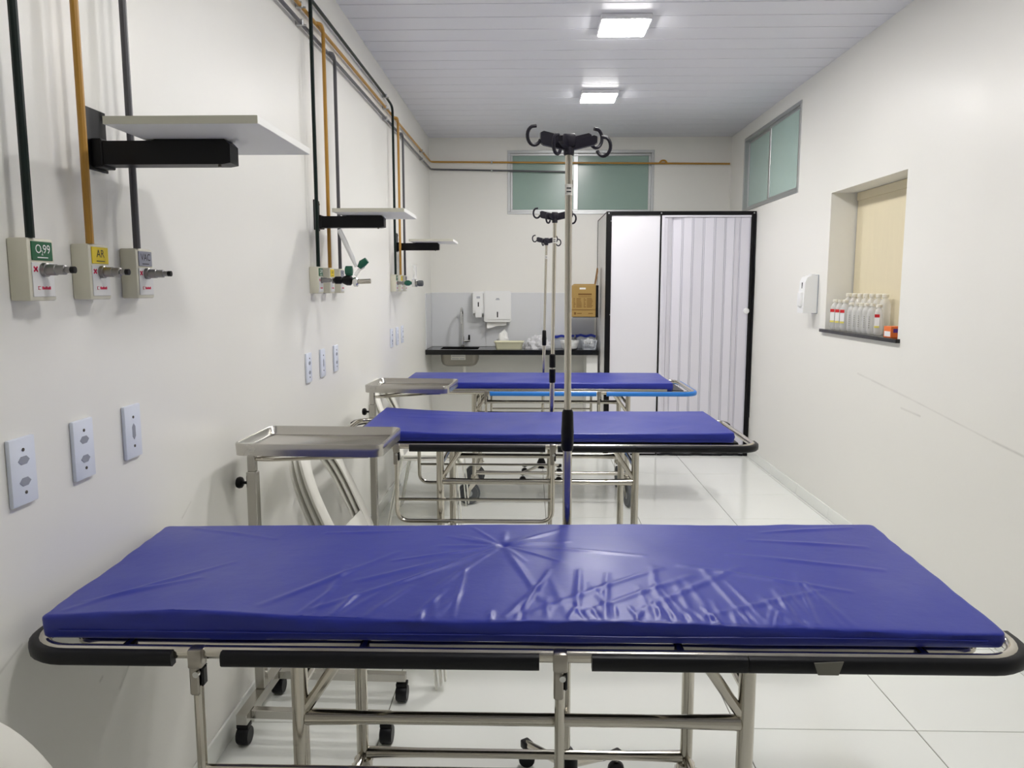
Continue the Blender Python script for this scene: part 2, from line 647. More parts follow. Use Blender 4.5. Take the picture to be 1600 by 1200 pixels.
def gas_pipe(label, material, z0, z1, off, ends):
    """main pipe along the left wall with drops to three outlet boxes"""
    t = thing('gas_pipe', label, 'pipe', (XM, 0, 0))

    def zz(y):
        return lerp(z0, z1, (y - 3) / 4.6)
    path = [(0, FRONT + .01, zz(FRONT)), (0, 0, zz(0)), (0, 3, zz(3))]
    if ends == 'drop':
        dy = 5.45 + off
        path += [(0, dy - .10, zz(dy)), (XD - XM, dy, zz(dy) - .03), (XD - XM, dy, 1.575)]
        path = fillet(path, .045, 5)
        sets = (1.45, 3.45)
    else:
        path += [(0, 7.40, zz(7.4)), (0, D - .022, zz(7.6)), (ends[0] - XM, D - .022, ends[1])]
        path = fillet(path, .045, 5)
        sets = (1.45, 3.45, 5.45)
    MB().tube(path, PR, 10).build('main_pipe', material, t)
    for ys_ in sets:
        dy = ys_ + off
        p = fillet([(0, dy - .05, zz(dy)), (XD - XM + .002, dy - .035, zz(dy)), (XD - XM, dy + .012, zz(dy) - .01), (XD - XM, dy + .012, 1.575)], .028, 5)
        MB().tube(p, PR, 10).build('drop_pipe', material, t)
    for yc in (-.6, 1.40, 3.37, 5.28, 7.0):
        if ends == 'drop' and yc > 5.3:
            continue
        clamp_ring(t, (0, yc, zz(yc)), 'Y')
    if ends != 'drop':
        for xc in (-.38, .35):
            if xc < ends[0]:
                clamp_ring(t, (xc - XM, D - .022, lerp(zz(7.6), ends[1], (xc - XM) / (ends[0] - XM))), 'X')
    return t


gas_pipe('dark green gas pipe along the top of the left wall with three drops', 'pipe_green', 2.737, 2.755, 0, 'drop')
yp = gas_pipe('mustard yellow gas pipe running along two walls and across the far window', 'pipe_yellow', 2.655, 2.692, .2, (R - .02, 2.664))
MB().tube(fillet([(1.235 - XM, D - .024, 2.672), (1.255 - XM, D - .024, 2.697), (1.29 - XM, D - .024, 2.697), (1.31 - XM, D - .024, 2.671)], .012), PR, 10).build('pipe_bend', 'pipe_yellow', yp)
gas_pipe('grey vacuum pipe along two walls, ending in front of the far window', 'pipe_grey', 2.584, 2.622, .4, (.40, 2.592))

# ================================================================== GAS OUTLET BOXES
SETN = ('above the wrinkled mattress', 'in the row beside the leaning white tube', 'in the row nearest the sink')
GASN = (('green', 'label_green', 'O\u208299', 'print_white'), ('yellow', 'label_yellow', 'AR', 'print_black'), ('grey', 'label_grey', 'VAC', 'print_black'))


def gas_outlet(y, kind, label, plug=True):
    gname, gm, txt, tm = GASN[kind]
    d = .04
    t = thing('gas_outlet', label, 'gas outlet', (L, y, 1.455))
    MB().bb(0, d, 0, .082, 0, .12, .004).build('body', 'box_cream', t)
    MB().bb(d, d + .002, .008, .076, .008, .074, .0008, 1).build('face_plate', 'box_face', t)
    lp = MB().bb(d, d + .0022, .010, .074, .078, .114, .0008, 1).build('label_plate', gm, t)
    m = MB()
    ux, uy = (0, 1, 0), (0, 0, 1)
    text_mb(m, 'O' if kind == 0 else txt, .024, (d + .0026, .030 if kind == 0 else .042, .099), ux, uy)
    if kind == 0:
        text_mb(m, '2', .013, (d + .0026, .041, .092), ux, uy)
        text_mb(m, '99', .024, (d + .0026, .055, .099), ux, uy)
    m.bb(d + .0022, d + .0028, .026, .058, .0825, .0845)
    m.build('lettering', tm, lp, smooth=0)
    m = MB()
    for a in (-1, 1):
        m.box((d + .0024, .018, .061), (.0008, .014, .003), Matrix.Rotation(a * .7, 3, 'X'))
    m.build('red_cross', 'print_red', t, smooth=0)
    m = MB()
    m.bb(d + .002, d + .0028, .022, .029, .0215, .0225).bb(d + .002, d + .0028, .022, .029, .0275, .0285)
    m.bb(d + .002, d + .0028, .022, .023, .0215, .0285)
    for k in range(5):
        m.bb(d + .002, d + .0028, .034 + k * .0055, .038 + k * .0055, .022, .028 - (k % 2) * .0015)
    m.build('red_print', 'print_red', t, smooth=0)
    m = MB()
    m.lathe([(.0135, .0), (.0135, .008), (.011, .009), (.011, .026), (.0095, .027), (.0095, .043), (.0065, .044), (.0065, .058), (.004, .060)], (d + .002, .042, .060), 'X', 18)
    c = m.build('connector', 'connector_metal', t)
    MB().lathe([(.0068, .054), (.0068, .062), (.003, .0625)], (d + .0025, .042, .060), 'X', 14).build('tip', 'black_plastic', c)
    return t


for s_, y0 in enumerate((1.447, 3.447, 5.447)):
    for k in range(3):
        gas_outlet(y0 + .2 * k + (.003 if k else 0), k, 'cream gas outlet box with %s label, %s' % (GASN[k][0], SETN[s_]))

# regulators plugged into the green outlets of the middle and far sets
t = thing('oxygen_regulator', 'black and green regulator with leaning white tube on the middle green outlet', 'regulator', (L + .102, 3.489, 1.515))
MB().lathe([(.012, -.012), (.017, -.006), (.017, .018), (.013, .024), (.019, .034), (.024, .046), (.024, .062), (.012, .072)], (.012, 0, 0), 'X', 18).build('body', 'black_plastic', t)
MB().tube([(.07, 0, -.004), (.12, 0, -.006), (.165, 0, -.004)], .011, 14).build('outlet_nozzle', 'steel', t)
MB().lathe([(.020, 0), (.022, .004), (.022, .016), (.018, .020)], (.088, 0, -.008), 'X', 18).build('steel_ring', 'chrome', t)
m = MB()
for k in range(6):
    a = k * PI / 3
    m.box((.068, .014 * math.cos(a) * .6, .042 + .018 * math.sin(a)), (.03, .012, .012), None, .003)
m.lathe([(.018, -.016), (.020, -.01), (.020, .012), (.014, .016)], (.068, 0, .042), 'X', 14)
m.build('green_knob', 'green_plastic', t)
MB().tube([(.095, 0, .02), (.115, 0, .048), (.135, 0, .062)], .008, 10).build('flow_neck', 'clear_plastic', t)
MB().tube([(.115, 0, .055), (.128, 0, .074), (.150, 0, .090)], [.012, .018, .014], 12).build('flow_knob', 'green_plastic', t)
MB().tube([(.10, 0, .060), (.085, 0, .10), (.028, 0, .225)], [.006, .011, .011], 12).build('flow_tube', 'white_gloss', t)
t = thing('oxygen_flowmeter', 'small flowmeter with upright clear tube on the outlet beside the sink', 'flowmeter', (L + .102, 5.489, 1.515))
MB().lathe([(.011, -.012), (.018, .0), (.020, .016), (.015, .030), (.010, .034), (.010, .05)], (.004, 0, 0), 'X', 16).build('green_nut', 'green_plastic', t)
MB().bb(.045, .085, -.018, .018, -.028, .025, .006).build('body', 'chrome', t)
MB().tube([(.066, 0, .025), (.066, 0, .13)], .013, 14).build('flow_tube', 'clear_plastic', t)
MB().lathe([(.016, .0), (.021, .006), (.021, .034), (.015, .040)], (.086, 0, -.002), 'X', 16).build('flow_knob', 'grey_rubber', t)

# ================================================================== POWER OUTLETS
POS = ('beside the chair end of the room', 'by the middle gas outlets', 'under the gas outlets by the sink')


def outlet(y, double, label, grp):
    t = thing('power_outlet', label, 'outlet', (L, y, 1.062), 0, grp)
    MB().bb(0, .010, 0, .076, 0, .132, .0035).build('cover_plate', 'outlet_plastic', t)
    for zc in ((.045, .087) if double else (.066,)):
        hexa = ((-.017, 0), (-.008, -.008), (.008, -.008), (.017, 0), (.008, .008), (-.008, .008)) if double else ((0, -.020), (.007, -.012), (.007, .012), (0, .020), (-.007, .012), (-.007, -.012))
        MB().prism([(.038 + a, zc + b) for a, b in hexa], 'X', .0101, .0108).build('socket', 'print_grey', t, smooth=0)
    for zc in ((.024, .108) if double else (.03, .102)):
        MB().lathe([(.0035, .010), (.0035, .0113), (.001, .0116)], (0, .038, zc), 'X', 10).build('screw', 'dark_steel', t)


for s_, yy in enumerate(((1.396, 1.600, 1.810), (3.335, 3.565, 3.815), (5.395, 5.625, 5.85))):
    for k, y0 in enumerate(yy):
        db = (k < 2) if s_ == 0 else (k != 1)
        lb = 'white wall plate with %s, below the %s-labelled gas box %s' % ('two sockets' if db else 'one tall socket', GASN[k][0], ('over the wrinkled mattress', 'by the leaning tube', 'nearest the sink')[s_])
        outlet(y0, db, lb, 'wall outlets, row %s' % POS[s_])

# ================================================================== WALL SHELVES
def shelf(ya, label):
    """white board on a black arm; ya is the arm's near face"""
    t = thing('bracket_shelf', label, 'shelf', (L, ya, 1.81))
    b = MB().bb(.120, .437, -.155, .215, .0005, .0165, .001, 1).build('board', 'board_white', t, smooth=0)
    MB().bb(.120, .437, -.1565, -.1552, .0005, .0165).build('shaded_edge', 'board_edge_shaded', b, smooth=0)  # near edge of the board, its shade painted as a darker strip
    m = MB().prism([(.012, -.055), (.300, -.055), (.318, -.052), (.318, -.012), (.306, 0), (.15, 0), (.14, -.003), (.012, -.003)], 'Y', 0, .05)
    arm = m.build('arm', 'black_plastic', t, smooth=0)
    MB().lathe([(.004, -.060), (.004, -.055)], (.290, .010, 0), 'Z', 8).build('screw', 'dark_steel', arm)
    m = MB().bb(0, .006, -.02, .065, -.066, .070, .001, 1)
    m.bb(.006, .030, -.004, .054, -.060, .002, .002, 1)
    m.build('wall_plate', 'black_plastic', t, smooth=0)
    for zc in (-.056, .055):
        MB().lathe([(.005, .006), (.005, .009), (.002, .010)], (0, .055, zc), 'X', 8).build('screw', 'steel', t)


shelf(1.75, 'white board shelf on black arm beside the yellow pipe, over the wrinkled mattress')
shelf(3.565, 'white board shelf on black arm above the regulator with the leaning tube')
shelf(5.70, 'white board shelf on black arm by the small flowmeter, nearest the sink')

# ================================================================== STRETCHERS
def wheel_parts(parent, c, r, ang):
    """spoked caster wheel; axle along local y turned by ang"""
    rot = Matrix.Rotation(ang, 4, 'Z')

    def place(m):
        m.v = [tuple(Vector(c) + (rot @ Vector(v))) for v in m.v]
        return m
    m = MB()
    m.lathe([(r * .80, -.013), (r * .95, -.014), (r, -.008), (r, .008), (r * .95, .014), (r * .80, .013)], (0, 0, 0), 'Y', 28)
    tire = place(m).build('wheel', 'grey_rubber', parent)
    m = MB()
    m.lathe([(r * .70, -.010), (r * .80, -.0135), (r * .81, .0), (r * .80, .0135), (r * .70, .010)], (0, 0, 0), 'Y', 28)
    m.lathe([(.004, -.016), (r * .30, -.014), (r * .30, .014), (.004, .016)], (0, 0, 0), 'Y', 18)
    for k in range(5):
        a = k * 2 * PI / 5 + .3
        m.box((math.cos(a) * r * .5, 0, math.sin(a) * r * .5), (r * .55, .016, r * .26), Matrix.Rotation(-a, 3, 'Y'), .002, 1)
    place(m).build('rim', 'wheel_grey', tire)
    m = MB().lathe([(.001, -.004), (r * .78, -.004), (r * .78, .004), (.001, .004)], (0, 0, 0), 'Y', 24)
    place(m).build('web', 'dark_hole', tire)


def caster(parent, x, y, ang, r=.078):
    c, s = math.cos(ang), math.sin(ang)
    wc = Vector((x - .04 * c, y - .04 * s, r + .001))
    m = MB()
    m.lathe([(.012, .16), (.012, .21), (.024, .205), (.026, .19), (.026, .178)][::-1], (x, y, 0), 'Z', 14)
    fork = m.build('caster', 'steel', parent)
    m = MB()
    rot = Matrix.Rotation(ang, 3, 'Z')
    for sg in (-1, 1):
        pts = [(.022, .178), (-.020, .178), (-.050, r + .03), (-.048, r - .010), (-.034, r - .010), (-.030, r + .02), (.010, r + .07)]
        mm = MB().prism(pts, 'Y', sg * .020 - .0015, sg * .020 + .0015)
        m.add([rot @ Vector(v) + Vector((x, y, 0)) for v in mm.v], mm.f)
    mm = MB().bb(-.03, .03, -.0215, .0215, .176, .180)
    m.add([rot @ Vector(v) + Vector((x, y, 0)) for v in mm.v], mm.f)
    m.build('fork', 'steel', fork)
    wheel_parts(parent, wc, r, ang)


def stretcher(label, loc, hl, hw, zr, legs, guard, segs, bumper, side_bar, angs):
    """steel tube stretcher; x along the length, front at -y. Local origin on the floor under its middle"""
    t = thing('stretcher', label, 'stretcher', loc)
    tr = .0125
    loop = [(p[0], p[1], zr) for p in rrect(-hl + .012, hl - .012, -hw + .012, hw - .012, .085, 8)]
    fr = MB().tube(loop, tr, 12, True).build('frame', 'steel', t)
    inner = [(p[0], p[1], zr - .006) for p in rrect(-hl + .075, hl - .075, -hw + .055, hw - .055, .06, 6)]
    MB().tube(inner, .010, 10, True).build('inner_frame', 'steel', fr)
    for xx in (-hl + .2, -.3, .3, hl - .2):
        MB().tube([(xx, -hw + .015, zr), (xx, hw - .015, zr)], .009, 8).build('cross_bar', 'steel', fr)
    MB().bb(-hl + .08, hl - .08, -hw + .06, hw - .06, zr + .002, zr + .0115, .002, 1).build('bed_sheet', 'black_plastic', t)  # support sheet coloured black to paint in the shadow between mattress and rail
    # bumpers: rounded strips clipped over the outside of the rail, three along each side
    prof = [(-.009, -.0142), (.006, -.0148), (.0115, -.010), (.0125, 0), (.0115, .010), (.006, .0148), (-.009, .0142)]
    off = .006
    for sg in (-1, 1):
        for a, b in segs:
            pts = []
            yy = sg * (hw - .002 + off * 0)
            rr = .09
            if a is None:
                for j in range(9):
                    q = PI / 2 * j / 8
                    pts.append((-hl + rr - rr * math.cos(q) + .0, sg * (hw - rr + rr * math.sin(q)), zr - .006))
                pts.insert(0, (-hl, sg * (hw - rr - .03), zr - .006))
            else:
                pts.append((a, sg * hw, zr - .006))
            if b is None:
                for j in range(9):
                    q = PI / 2 * j / 8
                    pts.append((hl - rr + rr * math.sin(q), sg * (hw - rr + rr * math.cos(q)), zr - .006))
                pts.append((hl, sg * (hw - rr - .03), zr - .006))
            else:
                pts.append((b, sg * hw, zr - .006))
            pr = prof if sg < 0 else [(-p, q) for p, q in prof]
            MB().sweep(pts, pr).build('bumper', bumper, t, smooth=50)
    if side_bar:
        pts = [(hl, lerp(-hw + .121, hw - .121, j / 8), zr - .006) for j in range(9)]
        MB().sweep(pts, prof).build('bumper', bumper, t, smooth=50)
        for sg in (-1, 1):
            MB().bb(-hl + .03, hl - .2, sg * (hw - .012) - .004, sg * (hw - .012) + .004, zr + .002, zr + .026, .001, 1).build('side_plate', 'steel_sheet', t)
    # folding guard rails hanging down on both sides
    g0, g1 = guard
    for sg in (-1, 1):
        yy = sg * (hw - .004)
        path = fillet([(g0, yy, zr - .06), (g0, yy, .475), (g1, yy, .475), (g1, yy, zr - .06)], .055, 7)
        g = MB().tube(path, .0095, 10).build('guard_rail', 'steel', t)
        MB().tube([(g0 + .004, yy, .572), (g1 - .004, yy, .572)], .0065, 8).build('guard_bar', 'steel', g)
        for gx in (g0, g1):
            m = MB().bb(gx - .0135, gx + .0135, yy - .0145, yy + .0145, zr - .024, zr + .013, .004)
            m.bb(gx - .012, gx + .006, yy - .012, yy + .010, zr - .078, zr - .02, .003, 1)
            hg = m.build('hinge', 'hinge_steel', t)
            m = MB().bb(gx + .0065, gx + .0135, yy - .008, yy + .012, zr - .062, zr - .0245, .003, 1)
            m.build('hinge_pad', 'black_plastic', hg)
            MB().lathe([(.006, -.020), (.006, .020)], (gx + .004, yy, zr - .032), 'Y', 10).build('hinge_bolt', 'chrome', hg)
    # legs, cross tubes, braces
    x0, x1 = legs
    ly = hw - .075
    i = 0
    for sx, xx in ((1, x0), (-1, x1)):
        for sg in (-1, 1):
            lg = MB().tube([(xx, sg * ly, .20), (xx, sg * ly, zr - .004)], .0165, 14).build('leg', 'steel', t)
            MB().tube([(xx + sx * .012, sg * ly, .655), (xx + sx * .105, sg * (ly + .02), zr - .006)], .011, 10).build('brace', 'steel', lg)
            caster(t, xx, sg * ly, angs[i])
            i += 1
    for sg in (-1, 1):
        for z_, r_ in ((.635, .0125), (.222, .0125)):
            n = 12
            path, rad = [], []
            for j in range(n + 1):
                u = j / n
                path.append((lerp(x0 + .012, x1 - .012, u), sg * ly, z_))
                e = min(u, 1 - u)
                rad.append(r_ * (1 + .28 * max(0, 1 - e / .16)))
            MB().tube(path, rad, 12).build('stretcher_tube', 'steel', t)
    for xx in (x0, x1):
        for z_ in (.70, .222):
            MB().tube([(xx, -ly, z_), (xx, ly, z_)], .011, 10).build('end_tube', 'steel', t)
    return t


SEG_A = ((None, -.650), (-.558, .034), (.131, .416), (.4175, None))
st1 = stretcher('steel stretcher with black bumpers under the long wrinkled mattress, grey tape on one bumper', (-.016, 1.685, 0), .953, .338, .800,
                (-.438, .440), (-.607, .073), SEG_A, 'black_rubber', False, (.3, 2.2, -.4, 2.9))
# the tape patch on the front bumper
zt = .80
MB().add([(.533, -.3518, .804), (.586, -.3518, .807), (.578, -.3518, .781), (.541, -.3518, .781),
          (.533, -.3500, .804), (.586, -.3500, .807), (.578, -.3500, .781), (.541, -.3500, .781)],
         [(0, 3, 2, 1), (4, 5, 6, 7), (0, 1, 5, 4), (1, 2, 6, 5), (2, 3, 7, 6), (3, 0, 4, 7)]).build('tape_patch', 'tape', st1, smooth=0)['label'] = 'grey tape patch on the black bumper'
st2 = stretcher('steel stretcher with black bumpers standing between the two tray tables', (.045, 3.562, 0), .935, .337, .805,
                (-.440, .415), (-.620, .052), ((None, -.665), (-.563, .020), (.073, .405), (.4065, None)), 'black_rubber', False, (-1.5, .6, .2, 2.0))
st3 = stretcher('steel stretcher with bright blue bumpers in front of the sink counter', (.125, 5.42, 0), .985, .345, .786,
                (-.505, .535), (-.42, .335), ((-.395, .315), (.382, None)), 'blue_rubber', True, (.15, .35, 1.75, 1.4))


# ================================================================== MATTRESSES
def mattress(label, x0, x1, y0, y1, zb, top, nx, ny, mt, seed, creases, bulge=.004, fold=1.0, skew=0., taper=0.):
    """vinyl covered foam slab; top(x, y) gives the upper height, creases add folds to the cover"""
    cx, cy = (x0 + x1) / 2, (y0 + y1) / 2
    t = thing('mattress', label, 'mattress', (cx, cy, zb))
    r = .008
    pr = []
    # cross profile: list of (inset, height fraction) from the bottom edge up the side and over the rounded top edge
    side = [(.006, 0), (.002, .10), (0, .3), (-.002, .55), (0, .80)] + [(r * (1 - math.cos(a)), 1 - (r / .055) * (1 - math.sin(a))) for a in (0.25, .6, .95, 1.3, PI / 2)]
    us = [(i / nx) for i in range(nx + 1)]

    def ht(x, y):
        z = top(x, y)
        for c in creases:
            ax, ay, bx, by, w, a = c
            g = 3 * w
            if x < min(ax, bx) - g or x > max(ax, bx) + g or y < min(ay, by) - g or y > max(ay, by) + g:
                continue
            dx, dy = bx - ax, by - ay
            l2 = dx * dx + dy * dy
            q = max(0, min(1, ((x - ax) * dx + (y - ay) * dy) / l2))
            ex, ey = x - ax - dx * q, y - ay - dy * q
            wob = .25 * w * noise.noise((x * 9, y * 9, seed))
            d = math.hypot(ex, ey) + wob
            z += a * math.exp(-(d / w) ** 2) * (1 - .6 * abs(2 * q - 1))
        z += fold * .0022 * noise.noise((x * 3.1, y * 3.6, seed)) + fold * .0010 * noise.noise((x * 11, y * 8, seed + 3))
        return z
    nring = []
    N2 = 2 * (nx + ny)

    def rim(i):
        if i < nx:
            return (i / nx, 0)
        i -= nx
        if i < ny:
            return (1, i / ny)
        i -= ny
        if i < nx:
            return (1 - i / nx, 1)
        i -= nx
        return (0, 1 - i / ny)
    vs, fs = [], []
    for (ins, hf) in side[:-1]:
        for i in range(N2):
            u, v = rim(i)
            x, y = lerp(x0, x1, u), lerp(y0, y1, v)
            # outward direction, rounded corners
            rc = .014
            qx = min(max(x, x0 + rc), x1 - rc)
            qy = min(max(y, y0 + rc), y1 - rc)
            dx, dy = x - qx, y - qy
            if abs(dx) > 1e-6 and abs(dy) > 1e-6:
                l = math.hypot(dx, dy)
                s_ = rc / l
                dx, dy = dx * s_, dy * s_
                x, y = qx + dx, qy + dy
            l = math.hypot(dx, dy) or 1
            w = bulge * noise.noise((x * 6, y * 6 + hf * 2.5, seed + 9)) + .0035 * fold * noise.noise((x * 21, y * 21 + hf * 4, seed + 5)) * hf
            k = ins - w
            x -= dx / l * k
            y -= dy / l * k
            zt_ = ht(x, y)
            vs.append((x - cx, y - cy, hf * (zt_ - zb)))
    k = len(side) - 1
    for a in range(k - 1):
        for i in range(N2):
            fs.append((a * N2 + i, a * N2 + (i + 1) % N2, (a + 1) * N2 + (i + 1) % N2, (a + 1) * N2 + i))
    fs.append(tuple(range(N2 - 1, -1, -1)))
    # top grid, inset by r, its rim stitched to the last side ring
    base = len(vs)
    for j in range(ny + 1):
        for i in range(nx + 1):
            x, y = lerp(x0 + r, x1 - r, i / nx), lerp(y0 + r, y1 - r, j / ny)
            rc = .010
            qx = min(max(x, x0 + r + rc), x1 - r - rc)
            qy = min(max(y, y0 + r + rc), y1 - r - rc)
            dx, dy = x - qx, y - qy
            if abs(dx) > 1e-6 and abs(dy) > 1e-6 and (i in (0, nx) or j in (0, ny)):
                s_ = rc / math.hypot(dx, dy)
                x, y = qx + dx * s_, qy + dy * s_
            vs.append((x - cx, y - cy, ht(x, y) - zb))

    def gi(i, j):
        return base + j * (nx + 1) + i
    for j in range(ny):
        for i in range(nx):
            fs.append((gi(i, j), gi(i + 1, j), gi(i + 1, j + 1), gi(i, j + 1)))
    ringtop = []
    for i in range(N2):
        if i < nx:
            ringtop.append(gi(i, 0))
        elif i < nx + ny:
            ringtop.append(gi(nx, i - nx))
        elif i < 2 * nx + ny:
            ringtop.append(gi(nx - (i - nx - ny), ny))
        else:
            ringtop.append(gi(0, ny - (i - 2 * nx - ny)))
    for i in range(N2):
        a, b = (k - 1) * N2 + i, (k - 1) * N2 + (i + 1) % N2
        fs.append((a, b, ringtop[(i + 1) % N2], ringtop[i]))
    def shear(p):
        v = (p[1] + cy - y0) / (y1 - y0)
        u = p[0] / (x1 - x0)
        return (p[0] + (v - .5) * taper * u, p[1] + v * skew * u, p[2])
    MB().add([shear(p) for p in vs], fs).build('cover', mt, t, smooth=60)
    # seam along the lower front of the cover
    m = MB()
    pts = []
    for i in range(0, 41):
        x = lerp(x0 + .05, x1 - .05, i / 40)
        pts.append((x - cx, y0 - .0035 - cy + bulge * .0, .018 + .002 * noise.noise((x * 4, 1, seed))))
    m.tube(pts, .0012, 6)
    m.build('seam', mt, t)
    return t


rnd = random.Random(11)
cr = []
# a pinched spot near the middle with folds radiating from it
px, py = -.055, 1.845
for k in range(15):
    a = -PI + k * 2 * PI / 15 + rnd.uniform(-.15, .15)
    l = rnd.uniform(.10, .30) * (1.25 if math.sin(a) < 0 else .7)
    cr.append((px + .02 * math.cos(a), py + .015 * math.sin(a), px + l * math.cos(a), py + l * .9 * math.sin(a), rnd.uniform(.005, .009), rnd.uniform(.0018, .0036)))
cr.append((px - .012, py + .012, px + .018, py - .004, .014, -.006))
cr.append((px + .02, py + .02, px + .09, py + .03, .02, .004))
# long folds running diagonally to the front edge
for k in range(34):
    xx = rnd.uniform(-.45, .66)
    ln = rnd.uniform(.08, .26)
    lean = rnd.uniform(-.3, .15) if xx > .05 else rnd.uniform(-.1, .5)
    cr.append((xx, 1.452, xx + lean * ln, 1.45 + ln, rnd.uniform(.0045, .008), rnd.uniform(.0014, .0032)))
for a in ((.02, 1.47, .30, 1.70), (.12, 1.47, .36, 1.66), (.22, 1.47, .48, 1.72), (.36, 1.47, .62, 1.60), (-.42, 1.47, -.10, 1.78), (-.36, 1.62, -.18, 1.75), (-.52, 1.48, -.30, 1.80),
          (.35, 1.72, .68, 1.60), (.48, 1.80, .80, 1.72), (.55, 1.90, .82, 1.86), (.60, 1.96, .84, 2.00), (-.88, 1.50, -.70, 1.62), (-.90, 1.46, -.66, 1.72), (-.85, 2.0, -.62, 1.90), (-.5, 1.95, -.3, 1.97)):
    cr.append((*a, .009, .0032))


for k in range(26):
    xx = rnd.uniform(-.30, .55)
    ln = rnd.uniform(.03, .07)
    cr.append((xx, 1.44, xx + rnd.uniform(-.4, .4) * ln, 1.44 + ln, .005, rnd.choice((-1, 1)) * rnd.uniform(.002, .004)))
cr = [(a - .01, b_ - .055, c_ - .01, d_ - .055, w_, h_) for a, b_, c_, d_, w_, h_ in cr]


def top1(x, y):
    u = (x + .945) / 1.845
    zf = .855 + .016 * math.exp(-((u - .16) / .13) ** 2) + .006 * math.exp(-((u - .62) / .12) ** 2) - .014 * max(0, (u - .62) / .38) ** 1.3
    zb_ = .856 + .003 * math.sin(u * PI)
    v = (y - 1.385) / .6
    return lerp(zf, zb_, min(1, max(0, v)) ** .7) + .004 * math.sin(PI * min(1, max(0, v))) * math.sin(PI * u)


mattress('wide blue vinyl mattress with creases and a pinched spot, on the taped-bumper stretcher', -.948, .900, 1.378, 1.974, .8132, top1, 440, 140, 'vinyl', 2.3, cr, .004, 1.0, .055, .05)


def top2(x, y):
    u = (x - .075) / .815
    return .853 + .012 * u * u + .008 * max(0, -u) ** 3 + .003 * math.sin(x * 5)


mattress('blue vinyl mattress, edges slightly raised, on the stretcher between the tray tables', -.738, .882, 3.268, 3.872, .8182, top2, 110, 44, 'vinyl_smooth', 7.7,
         [(.3, 3.30, .42, 3.49, .012, .002), (.55, 3.30, .70, 3.44, .012, .002), (-.6, 3.74, -.2, 3.77, .012, .002), (-.65, 3.64, -.4, 3.66, .010, .002)], .003, .6)
mattress('smooth blue vinyl mattress on the stretcher with bright blue bumpers', -.868, .955, 5.105, 5.740, .7996, lambda x, y: .850, 90, 36, 'vinyl_smooth', 5.1, [], .002, .3)


